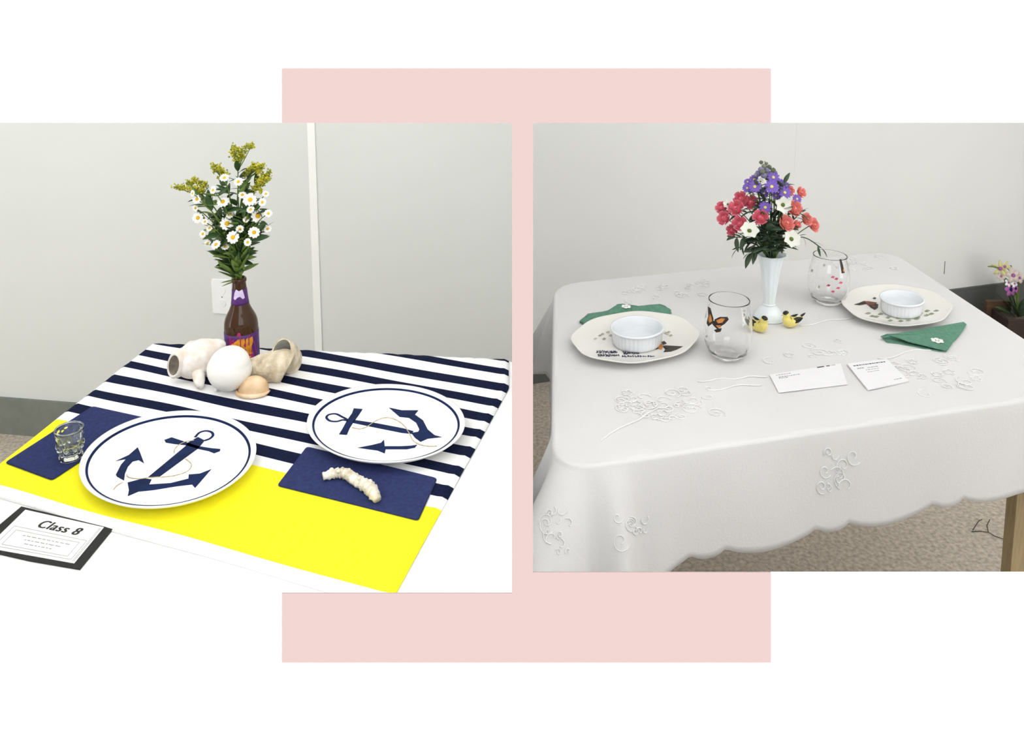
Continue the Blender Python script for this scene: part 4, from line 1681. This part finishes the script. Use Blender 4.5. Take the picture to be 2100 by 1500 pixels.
def flower(name, label, grp, x, y, rpx, dy, kind, seed, pk_='p', face=None, leaves=4):
    rnd = random.Random(seed)
    tip = spot(x, y, dy)
    base = vm + Vector((rnd.uniform(-.006, .006), rnd.uniform(-.006, .006), -.018))
    t = thing(name, label, 'flower', base, grp)
    fc = face or facing(tip, rnd)
    rot = frame_z(fc, rnd.uniform(0, 6))
    sc = rpx * S1 * depth(tip) / FPX
    back = tip - Vector(fc).normalized() * sc * (.5 if kind == 'rose' else .02)
    pts = stem_to(t, base, back, .0014, 'stem', ctrl=base + Vector(((back.x - base.x) * .25, (back.y - base.y) * .2, (back.z - base.z) * .55)))
    if kind == 'rose':
        put('petals', RO[pk_], t, tip - base, rot, sc)
        put('calyx', RO['calyx'], t, tip - base, rot, sc)
    elif kind == 'lis':
        put('petals', LI['petals'], t, tip - base, rot, sc)
        put('flower_eye', LI['eye'], t, tip - base, rot, sc)
    else:
        put('petals', AS['petals'], t, tip - base, rot, sc)
        put('flower_eye', AS['eye'], t, tip - base, rot, sc)
    for k in range(leaves):
        d = Vector((rnd.uniform(-1, 1), rnd.uniform(-.8, .3), rnd.uniform(-.3, .8)))
        put('leaf', LEAF['d'], t, pts[rnd.randint(4, 8)] - base, frame_x(d, rnd.uniform(-.5, .5)), rnd.uniform(.024, .036))
    return t


roses = [(240, 700, 70, 'p', .01), (272, 825, 82, 'p', -.01), (422, 705, 92, 'p', -.015), (462, 890, 84, 'p', -.03), (370, 975, 66, 'p', -.01), (478, 590, 84, 'p', .01), (600, 635, 84, 'p', 0),
         (718, 818, 88, 'p', -.045), (1030, 890, 92, 'c', -.045), (1130, 708, 90, 'c', -.02), (1065, 490, 66, 'c', .0), (1212, 512, 64, 'c', .01), (1280, 842, 74, 'c', -.01), (1362, 912, 82, 'c', 0), (1165, 905, 50, 'c', -.035)]
rwhere = ['upper outermost at the left edge', 'lower outermost at the left edge', 'large and full, right of the small white flower', 'just above the low left white flower',
          'lowest of the left side', 'topmost of the left side', 'high, nearest the purple asters', 'front centre above the vase',
          'large, front right above the vase', 'right beside the big white flower', 'upper right beside the asters', 'topmost at the right edge', 'inner of the pair at the lower right edge', 'outermost at the lower right edge', 'smallest bud at the lower right']
for i, (x, y, r, k, dy) in enumerate(roses):
    r *= 1.12
    if k == 'p':
        flower('rose', 'deep pink rose, ' + rwhere[i] + ' of the bouquet', 'pink roses in the vase', x, y, r, dy, 'rose', 700 + i, 'p')
    else:
        flower('rose', 'coral rose, ' + rwhere[i] + ' of the bouquet', 'coral roses in the vase', x, y, r, dy, 'rose', 700 + i, 'c')
flower('lisianthus', 'open white lisianthus with green eye above the coral roses', 'white lisianthus in the vase', 990, 662, 108, -.05, 'lis', 801, face=Vector((.1, -1, .25)))
flower('lisianthus', 'open white lisianthus low on the left, under the pink roses', 'white lisianthus in the vase', 580, 985, 116, -.07, 'lis', 802, face=Vector((-.05, -.75, .75)))
flower('lisianthus', 'open white lisianthus low on the right, under the coral roses', 'white lisianthus in the vase', 1095, 1085, 112, -.075, 'lis', 803, face=Vector((.1, -.9, .5)))
flower('lisianthus', 'small half-hidden white lisianthus at the left edge among pink roses', 'white lisianthus in the vase', 318, 655, 60, .005, 'lis', 804)
flower('lisianthus', 'small white lisianthus bud among the purple asters', 'white lisianthus in the vase', 718, 375, 42, -.01, 'lis', 805)
asters = [(875, 325, 84, -.01), (855, 440, 92, -.03), (648, 438, 84, -.02), (555, 455, 62, 0), (1015, 512, 84, -.025), (775, 695, 84, -.03), (640, 350, 62, .0), (1165, 590, 62, -.01), (965, 395, 56, 0), (760, 520, 60, -.01), (560, 380, 46, .01), (905, 545, 56, -.02), (1040, 420, 42, 0)]
an = row_names(asters, 4)
for i, (x, y, r, dy) in enumerate(asters):
    flower('aster', 'purple aster, ' + an[i] + ' of the asters', 'purple asters in the vase', x, y, r, dy, 'aster', 900 + i)
# delphinium spike with buds at the top
rnd = random.Random(77)
base = vm + Vector((0, .004, -.018))
dt = thing('delphinium', 'grey violet delphinium spike with green buds topping the vase bouquet', 'flower', base)
tip = spot(770, 125, 0)
pts = stem_to(dt, base, tip, .0016, 'stem')
for k, (x, y, r, m_) in enumerate([(725, 140, 26, 'bud_green'), (790, 155, 22, 'bud_green'), (760, 185, 32, 'bud_green'), (820, 200, 34, 'bud_green'), (720, 225, 36, 'delph'), (790, 240, 40, 'delph'), (870, 235, 34, 'bud_green'), (690, 275, 42, 'delph'),
                                   (760, 300, 44, 'delph'), (850, 275, 38, 'delph'), (660, 300, 30, 'delph'), (900, 265, 24, 'delph'), (740, 255, 36, 'bud_green'), (800, 330, 34, 'dl')]):
    m2 = 'dleaf' if m_ == 'dl' else m_
    p = spot(x, y, rnd.uniform(-.02, .012))
    sc = r * S1 * depth(p) / FPX
    gl = lathe([(0, -1), (.5, -.8), (.9, -.2), (.85, .4), (.4, .9), (0, 1.1)], 9, lambda a, r_, z: 1 + .18 * math.cos(4 * a))
    gl = ([Vector(q) * sc for q in gl[0]], gl[1])
    part('bud', move(xf(gl, frame_z((p - pts[-3]) + Vector((0, -.01, .02))).to_4x4()), p - base), m2, dt)
# foliage sprigs
sprigs = [([(830, 1150), (790, 1000), (840, 850)], 'broad dark leafy sprig in the middle of the vase bouquet', .05),
          ([(760, 1180), (690, 1100), (640, 1040)], 'dark leafy sprig left of centre over the vase rim', .045),
          ([(880, 1160), (930, 1060), (960, 980)], 'dark leafy sprig right of centre over the vase rim', .045),
          ([(760, 1200), (660, 1190), (610, 1250)], 'dark leaf drooping over the left of the vase rim', .045),
          ([(700, 1180), (560, 1130), (440, 1200)], 'thin dark leafy sprig reaching out low on the left', .03),
          ([(960, 1120), (1240, 1060), (1460, 1190)], 'thin dark leafy sprig reaching out low on the right', .032),
          ([(700, 1050), (480, 1060), (400, 1060)], 'dark leafy sprig under the lower left white flower', .035),
          ([(870, 950), (900, 780), (930, 620)], 'dark leafy sprig climbing the middle behind the white flower', .04),
          ([(560, 1000), (480, 830), (370, 760)], 'dark leafy sprig between the pink roses', .032),
          ([(1000, 1000), (1150, 820), (1210, 760)], 'dark leafy sprig between the coral roses', .032),
          ([(800, 900), (720, 640), (690, 480)], 'dark leafy sprig rising behind the purple asters', .036),
          ([(880, 900), (960, 560), (1010, 400)], 'dark leafy sprig rising behind the right asters', .034),
          ([(840, 1190), (850, 1080), (880, 960)], 'broad dark leafy sprig just above the vase mouth', .05)]
for i, (path, label, ls) in enumerate(sprigs):
    rnd = random.Random(1000 + i)
    base = vm + Vector((rnd.uniform(-.006, .006), -.004, -.014))
    t = thing('leaf_sprig', label, 'foliage', base, 'leaf sprigs in the vase')
    dy0 = -.03 if i in (0, 1, 2, 3, 12) else -.012
    ps = [base] + [spot(x, y, dy0 + rnd.uniform(-.008, .008)) for x, y in path]
    ps = [Vector(p) for p in smooth_prof([tuple(p) for p in ps], 4)]
    part('stem', tube([p - base for p in ps], .0012, 6), 'dleaf', t)
    nl = 9 if ls > .04 else 7
    for k in range(nl):
        j = min(len(ps) - 1, 3 + int((len(ps) - 3) * k / nl))
        tang = (ps[min(j + 1, len(ps) - 1)] - ps[j - 1]).normalized()
        side = Vector((-tang.z, 0, tang.x)) * (1 if k % 2 else -1)
        d = tang * .7 + side * .7 + Vector((0, rnd.uniform(-.9, -.1), 0))
        put('leaf', LEAF['d' if ls > .033 else 'e'], t, ps[j] - base, frame_x(d, rnd.uniform(-.9, .9)), ls * rnd.uniform(.6, .9))
    put('leaf', LEAF['d' if ls > .033 else 'e'], t, ps[-1] - base, frame_x(ps[-1] - ps[-3], rnd.uniform(-.6, .6)), ls * .8)


# ------------------------------------------------------------------ bird figurines
def bird(label, cpx, k, rotz):
    c = P(cpx[0], cpx[1], ZR)
    t = thing('bird_figurine', label, 'figurine', c, 'yellow bird figurines', rotz)
    pts = [(.026, 0, .0215), (.021, 0, .0180), (.014, 0, .0150), (.007, 0, .0125), (0, 0, .0118), (-.007, 0, .0130), (-.0105, 0, .0180), (-.0112, 0, .0235), (-.0118, 0, .0280), (-.0125, 0, .0325), (-.0125, 0, .0358)]
    rad = [.0022, .0045, .0068, .0098, .0115, .0112, .0096, .0074, .0074, .0064, .0022]
    pts = smooth_prof(pts, 4)
    rad = [r[0] for r in smooth_prof([(r,) for r in rad], 4)]
    g = tube([Vector(p) * k for p in pts], [r * k for r in rad], 20)
    g = ([Vector((p.x, p.y, max(p.z, 0.0003))) for p in g[0]], g[1])
    part('bird_body', g, 'bird', t)
    hc = Vector((-.0122, 0, .0292)) * k
    cap = lathe([(0, .0079), (.003, .0076), (.0055, .0058), (.0066, .0035)], 18)
    cap = ([Vector(q) * k for q in cap[0]], cap[1])
    part('black_cap', move(xf(cap, Matrix.Rotation(math.radians(-24), 4, 'Y')), hc), 'bird_black', t)
    bk_ = lathe([(0, .0065), (.0012, .003), (.0024, 0)], 10)
    bk_ = ([Vector(q) * k for q in bk_[0]], bk_[1])
    part('beak', move(xf(bk_, Matrix.Rotation(math.radians(-100), 4, 'Y')), hc + Vector((-.0066, 0, -.0004)) * k), 'beak', t)
    for sgn in (-1, 1):
        w = leaf_geo(.025 * k, .012 * k, -.2, th=.05)
        m_ = Matrix.Translation(Vector((-.003, sgn * .0092, .0155)) * k) @ Matrix.Rotation(sgn * math.radians(-8), 4, 'Z') @ Matrix.Rotation(math.radians(-12), 4, 'Y') @ Matrix.Rotation(sgn * math.radians(-62), 4, 'X')
        part('wing', xf(w, m_), 'bird_black', t)
        part('eye', move(lathe([(0, -.0008), (.0009, 0), (0, .0008)], 8), hc + Vector((-.0045, sgn * .0058, .0012)) * k), 'bird_black', t)
    tl = leaf_geo(.016 * k, .007 * k, -.1, th=.06)
    part('tail', xf(tl, Matrix.Translation(Vector((.019, 0, .0205)) * k) @ Matrix.Rotation(math.radians(-28), 4, 'Y')), 'bird_black', t)
    return t


bird('yellow bird figurine with black wing, right of the vase foot', (1622, 671), 1.02, math.radians(12))
bird('yellow bird figurine with its back turned, left of the vase foot', (1555, 680), 1.06, math.radians(128))

# ------------------------------------------------------------------ green napkins
def lumpy(out, heights, th):
    """cloth slab: outline with a height for each point, fan-filled"""
    n = len(out)
    v = [(x, y, h) for (x, y), h in zip(out, heights)] + [(x, y, max(0.0002, h - th)) for (x, y), h in zip(out, heights)]
    cx = sum(p[0] for p in out) / n
    cy = sum(p[1] for p in out) / n
    ch = sum(heights) / n + 0.002
    v += [(cx, cy, ch), (cx, cy, max(0.0002, ch - th))]
    f = []
    for i in range(n):
        j = (i + 1) % n
        f += [(i, j, 2 * n), (n + j, n + i, 2 * n + 1), (i, n + i, n + j, j)]
    return v, f


def emblem(parent, p, r, rotz, z):
    g = []
    for k in range(6):
        a = rotz + k * PI / 3
        g.append(prism([(p[0] + r * .62 * math.cos(a) + r * .34 * math.cos(b), p[1] + r * .62 * math.sin(a) + r * .34 * math.sin(b)) for b in [q * PI / 4 for q in range(8)]], z, z + .0008))
    g.append(prism([(p[0] + r * .2 * math.cos(b), p[1] + r * .2 * math.sin(b)) for b in [q * PI / 4 for q in range(8)]], z, z + .0011))
    part('embroidered_flower', join(g), 'petal_w', parent, False)


c = P(1285, 640, ZR)
n1 = thing('green_napkin', 'crumpled green napkin tucked behind the lettered butterfly plate', 'napkin', c, 'green napkins')
top1 = zo([(195, 430), (330, 310), (600, 288), (700, 215), (785, 170), (1080, 195), (1370, 172), (1480, 200), (1570, 250), (1550, 320)], (1160, 600), S3)
hs = [.003, .008, .011, .014, .017, .014, .016, .013, .008, .003]
low1 = zo([(1380, 300), (1100, 305), (900, 315), (700, 360), (560, 400), (430, 440), (300, 478)], (1160, 600), S3)
hl = [.006, .007, .007, .006, .006, .005, .003]
ol1, hh = [], []
for (x, y), h in zip(top1 + low1, hs + hl):
    p = P(x, y, ZR + h)
    ol1.append((p.x - c.x, p.y - c.y))
    hh.append(h)
# spine of facets between the far and near edges so the cloth reads as soft folds
far = [Vector((*ol1[i], hh[i])) for i in range(10)]
near = [Vector((*ol1[i], hh[i])) for i in range(16, 9, -1)]


def resample(pts, n):
    out = []
    for i in range(n):
        t = i / (n - 1) * (len(pts) - 1)
        k = min(int(t), len(pts) - 2)
        out.append(pts[k].lerp(pts[k + 1], t - k))
    return out


fa, ne = resample([near[0].lerp(far[0], .5)] + far, 26), resample([near[0].lerp(far[0], .5)] + near + [far[-1]], 26)
v, f = [], []
NR = 6
for i in range(26):
    for k in range(NR + 1):
        t = k / NR
        q = fa[i].lerp(ne[i], t)
        q.z += .004 * math.sin(PI * t) * math.sin(PI * i / 25) + .0012 * math.sin(i * 1.1 + k * 1.4)
        q.z = max(.0008, q.z)
        v.append(q)
for i in range(25):
    for k in range(NR):
        a = i * (NR + 1) + k
        f.append((a, a + NR + 1, a + NR + 2, a + 1))
nb_ = len(v)
v += [Vector((p.x, p.y, max(.0002, p.z - .0035))) for p in v]
f += [tuple(nb_ + i for i in reversed(q)) for q in f]
for i in range(25):
    a = i * (NR + 1)
    f.append((a, nb_ + a, nb_ + a + NR + 1, a + NR + 1))
    a += NR
    f.append((a, a + NR + 1, nb_ + a + NR + 1, nb_ + a))
part('upper_fold', (v, f), 'green_nap', n1)
lowfold = [(p.x * 1.0, p.y - 0.004) for p in resample([Vector((*q, 0)) for q in ol1[1:9]], 14)] + [(p.x * .96, p.y - .012) for p in reversed(resample([Vector((*q, 0)) for q in ol1[1:9]], 14))]
part('lower_fold', prism(lowfold, 0.0002, 0.0020), 'green_nap', n1, False)
pe = P(1284, 633, ZR + .012) - c
emblem(n1, (pe.x, pe.y), .012, .3, .0165)

c = P(1895, 690, ZR)
n2 = thing('green_napkin', 'folded green napkin with a white embroidered flower near the right table edge', 'napkin', c, 'green napkins')
lowp = [P(x, y, ZR) - c for x, y in zo([(760, 935), (1000, 900), (1900, 720), (1965, 745), (1690, 1130), (1600, 1135), (1340, 1090), (1000, 1020), (830, 1000)], (1700, 560), S4)]
part('lower_fold', prism([(p.x, p.y) for p in lowp], .0002, .0022), 'green_nap', n2, False)
up = zo([(740, 910), (830, 875), (960, 868), (1400, 795), (1800, 725), (1935, 703), (1975, 735), (1880, 880), (1740, 1040), (1690, 1112), (1560, 1085), (1360, 1035), (1150, 985), (960, 915), (850, 890), (780, 925)], (1700, 560), S4)
uh = [.008, .013, .013, .010, .008, .006, .005, .005, .0052, .0055, .007, .0085, .010, .012, .012, .008]
pts2 = []
for (x, y), h in zip(up, uh):
    p = P(x, y, ZR + h) - c
    pts2.append((p.x, p.y))
part('upper_fold', lumpy(pts2, uh, .0016), 'green_nap', n2, False)
pe = P(1922, 699, ZR + .009) - c
emblem(n2, (pe.x, pe.y), .0135, .2, .0090)


# ------------------------------------------------------------------ printed cards on the linen
def card(name, label, corners, th, marks, grp):
    w = [P(x, y, ZR + .0006) for x, y in corners]
    c = sum(w, Vector()) / 4
    c.z = ZR + .0004
    t = thing(name, label, 'card', c, grp)
    q = [Vector((p.x - c.x, p.y - c.y)) for p in w]
    part('paper', prism([tuple(p) for p in q], 0, th), 'paper_r', t, False)
    gs = {}
    for u, v, du, ww, ink in marks:
        a = q[0].lerp(q[1], u).lerp(q[3].lerp(q[2], u), v)
        b = q[0].lerp(q[1], u + du).lerp(q[3].lerp(q[2], u + du), v)
        gs.setdefault(ink, []).append(ribbon([tuple(a), tuple(b)], ww, th, th + .0002))
    for ink, g in gs.items():
        part('print_lines', join(g), ink, t, False)
    return t


rnd = random.Random(21)
mk = []
for v0, a, b, w in ((.10, .08, .26, .0016), (.22, .10, .40, .0022), (.28, .10, .22, .0022)):
    u = a
    while u < b:
        du = rnd.uniform(.012, .035)
        mk.append((u, v0, du, w, 'grey_ink'))
        u += du + .012
mk += [(.66, .025, .10, .0032, 'ink'), (.79, .025, .05, .0026, 'ink'), (.86, .03, .06, .0012, 'grey_ink')]
card('name_card', 'long plain white card lying in front of the vase', [(1578, 769), (1724, 746), (1738, 789), (1597, 806)], .0006, mk, 'cards on the linen cloth')
mk = []
for v0, a, b, w, ink in ((.12, .10, .88, .0028, 'ink'), (.24, .14, .30, .0030, 'grey_ink'), (.26, .38, .62, .0022, 'grey_ink'), (.34, .30, .60, .0014, 'grey_ink'), (.42, .30, .55, .0014, 'grey_ink'), (.86, .72, .86, .0018, 'grey_ink')):
    u = a
    while u < b:
        du = rnd.uniform(.02, .06)
        mk.append((u, v0, du, w, ink))
        u += du + .018
card('menu_card', 'small white card with printed heading beside the long plain card', [(1737, 748), (1818, 738), (1864, 783), (1780, 801)], .0022, mk, 'cards on the linen cloth')

# ------------------------------------------------------------------ planter with orchid on the floor
c = P(2074, 704, 0)
pm = depth(c) / FPX
pt_ = thing('planter_box', 'dark brown planter box with a taller back board on the floor', 'planter', c)
w0, dp, ht = 0.20, 0.12, Q(2074, 657, c.y).z
th = .012


def bevbox(x0, x1, y0, y1, z0, z1, b=.003):
    v = []
    for z, i in ((z0, b), (z0 + b, 0), (z1 - b, 0), (z1, b)):
        v += [(x0 + i, y0 + i, z), (x1 - i, y0 + i, z), (x1 - i, y1 - i, z), (x0 + i, y1 - i, z)]
    f = [(3, 2, 1, 0), (12, 13, 14, 15)]
    for k in range(3):
        for i in range(4):
            j = (i + 1) % 4
            f.append((4 * k + i, 4 * k + j, 4 * k + 4 + j, 4 * k + 4 + i))
    return v, f


xl = -0.02
part('front_board', bevbox(xl, xl + w0, 0, th, 0, ht), 'pot', pt_, False)
yb = c.y + dp + .001
bl_, br_ = Q(2025, 618, yb), Q(2075, 618, yb)
part('back_board', bevbox(bl_.x - c.x, br_.x - c.x, dp + .001, dp + .02, 0, bl_.z), 'pot_l', pt_, False)
part('side_board', bevbox(xl, xl + th, th + .0005, dp, 0, ht), 'pot', pt_, False)
part('side_board', bevbox(xl + w0 - th, xl + w0, th + .0005, dp, 0, ht), 'pot', pt_, False)
part('soil', box(xl + th, xl + w0 - th, th, dp, ht * .7, ht * .85), 'shell_in', pt_, False)
sb = c + Vector((xl + .085, .08, ht * .85))
ot = thing('orchid', 'orchid with purple and pale yellow blooms growing in the brown planter', 'plant', sb)
for i, (dx, dz, L) in enumerate([(-.35, .8, .13), (.3, .9, .14), (-.6, .5, .11), (.7, .4, .12), (-.1, 1.1, .13), (.5, .6, .15), (-.2, .5, .10), (.1, .8, .16)]):
    put('leaf', LEAF['d' if i % 2 else 'a'], ot, Vector((dx * .02, .004 * i - .016, 0)), frame_x(Vector((dx, -.35 + .1 * i, dz)), .2 * i - .7), L)
YO = sb.y - .01
part('stake', tube([Vector((0, 0, 0)), Q(2073, 545, YO) - sb], .0035, 8), 'stake', ot)
for i, (x, y, r, m_) in enumerate([(2051, 551, 17, 'orchid_y'), (2060, 547, 13, 'orchid_y'), (2053, 567, 9, 'orchid_w'), (2077, 565, 16, 'orchid_w'), (2090, 570, 12, 'orchid_w'), (2068, 580, 9, 'petal_w'), (2080, 582, 9, 'petal_w'), (2072, 594, 15, 'orchid_p'), (2082, 592, 11, 'orchid_p')]):
    p = Q(x, y, YO - .02)
    sc = r * depth(p) / FPX
    fc = Vector((-.3 + .1 * i, -1, .25))
    b = part('stem', tube([q - sb for q in bez(sb, sb + Vector((0, 0, (p.z - sb.z) * .8)), p + Vector((0, .006, 0)), 8)], .0018, 6), 'stem', ot)
    me = mesh('bloom', petal_ring(5, .08, 1.0, .36 if 'y' not in m_ else .2, .15, .2, jit=.15, seed=i), m_)
    bl = put('bloom', me, ot, p - sb, frame_z(fc, i), sc)
    put('bloom_lip', mesh('bloom_lip', lathe([(0, 0), (.22, .05), (.24, .18), (.1, .30), (0, .32)], 10), 'orchid_p' if m_ != 'orchid_p' else 'anchor'), bl)
p = Q(2026, 547, YO - .02)
part('bud_stem', tube([q - sb for q in bez(Q(2051, 551, YO - .02), Q(2040, 546, YO - .02), p, 6)], [.0028, .003, .0032, .0036, .0034, .002], 7), 'leaf2', ot)

# ------------------------------------------------------------------ dark thread on the carpet, scuff on the right wall
base = P(2025, 1085, 0)
g = []
for path in ([(1995, 1088), (2003, 1075), (2008, 1068), (2014, 1066)], [(2030, 1066), (2024, 1078), (2027, 1092), (2040, 1100), (2058, 1106)], [(2066, 1096), (2060, 1102), (2058, 1106)], [(1992, 1091), (2010, 1090), (2026, 1092)]):
    g.append(tube([P(x, y, .003) - base for x, y in path], .0010, 5))
tag(put('loose_thread', mesh('loose_thread', join(g), 'thread'), loc=base), 'dark tangled thread lying on the beige carpet', 'thread')
s0, s1 = onplane(1938, 536, wr0, rn), onplane(1938, 562, wr0, rn)
struct('trim_3', wall_run(s0 - rdir * .0018 + rn * .0008, s0 + rdir * .0018 + rn * .0008, .0008, s1.z, s0.z), 'base')
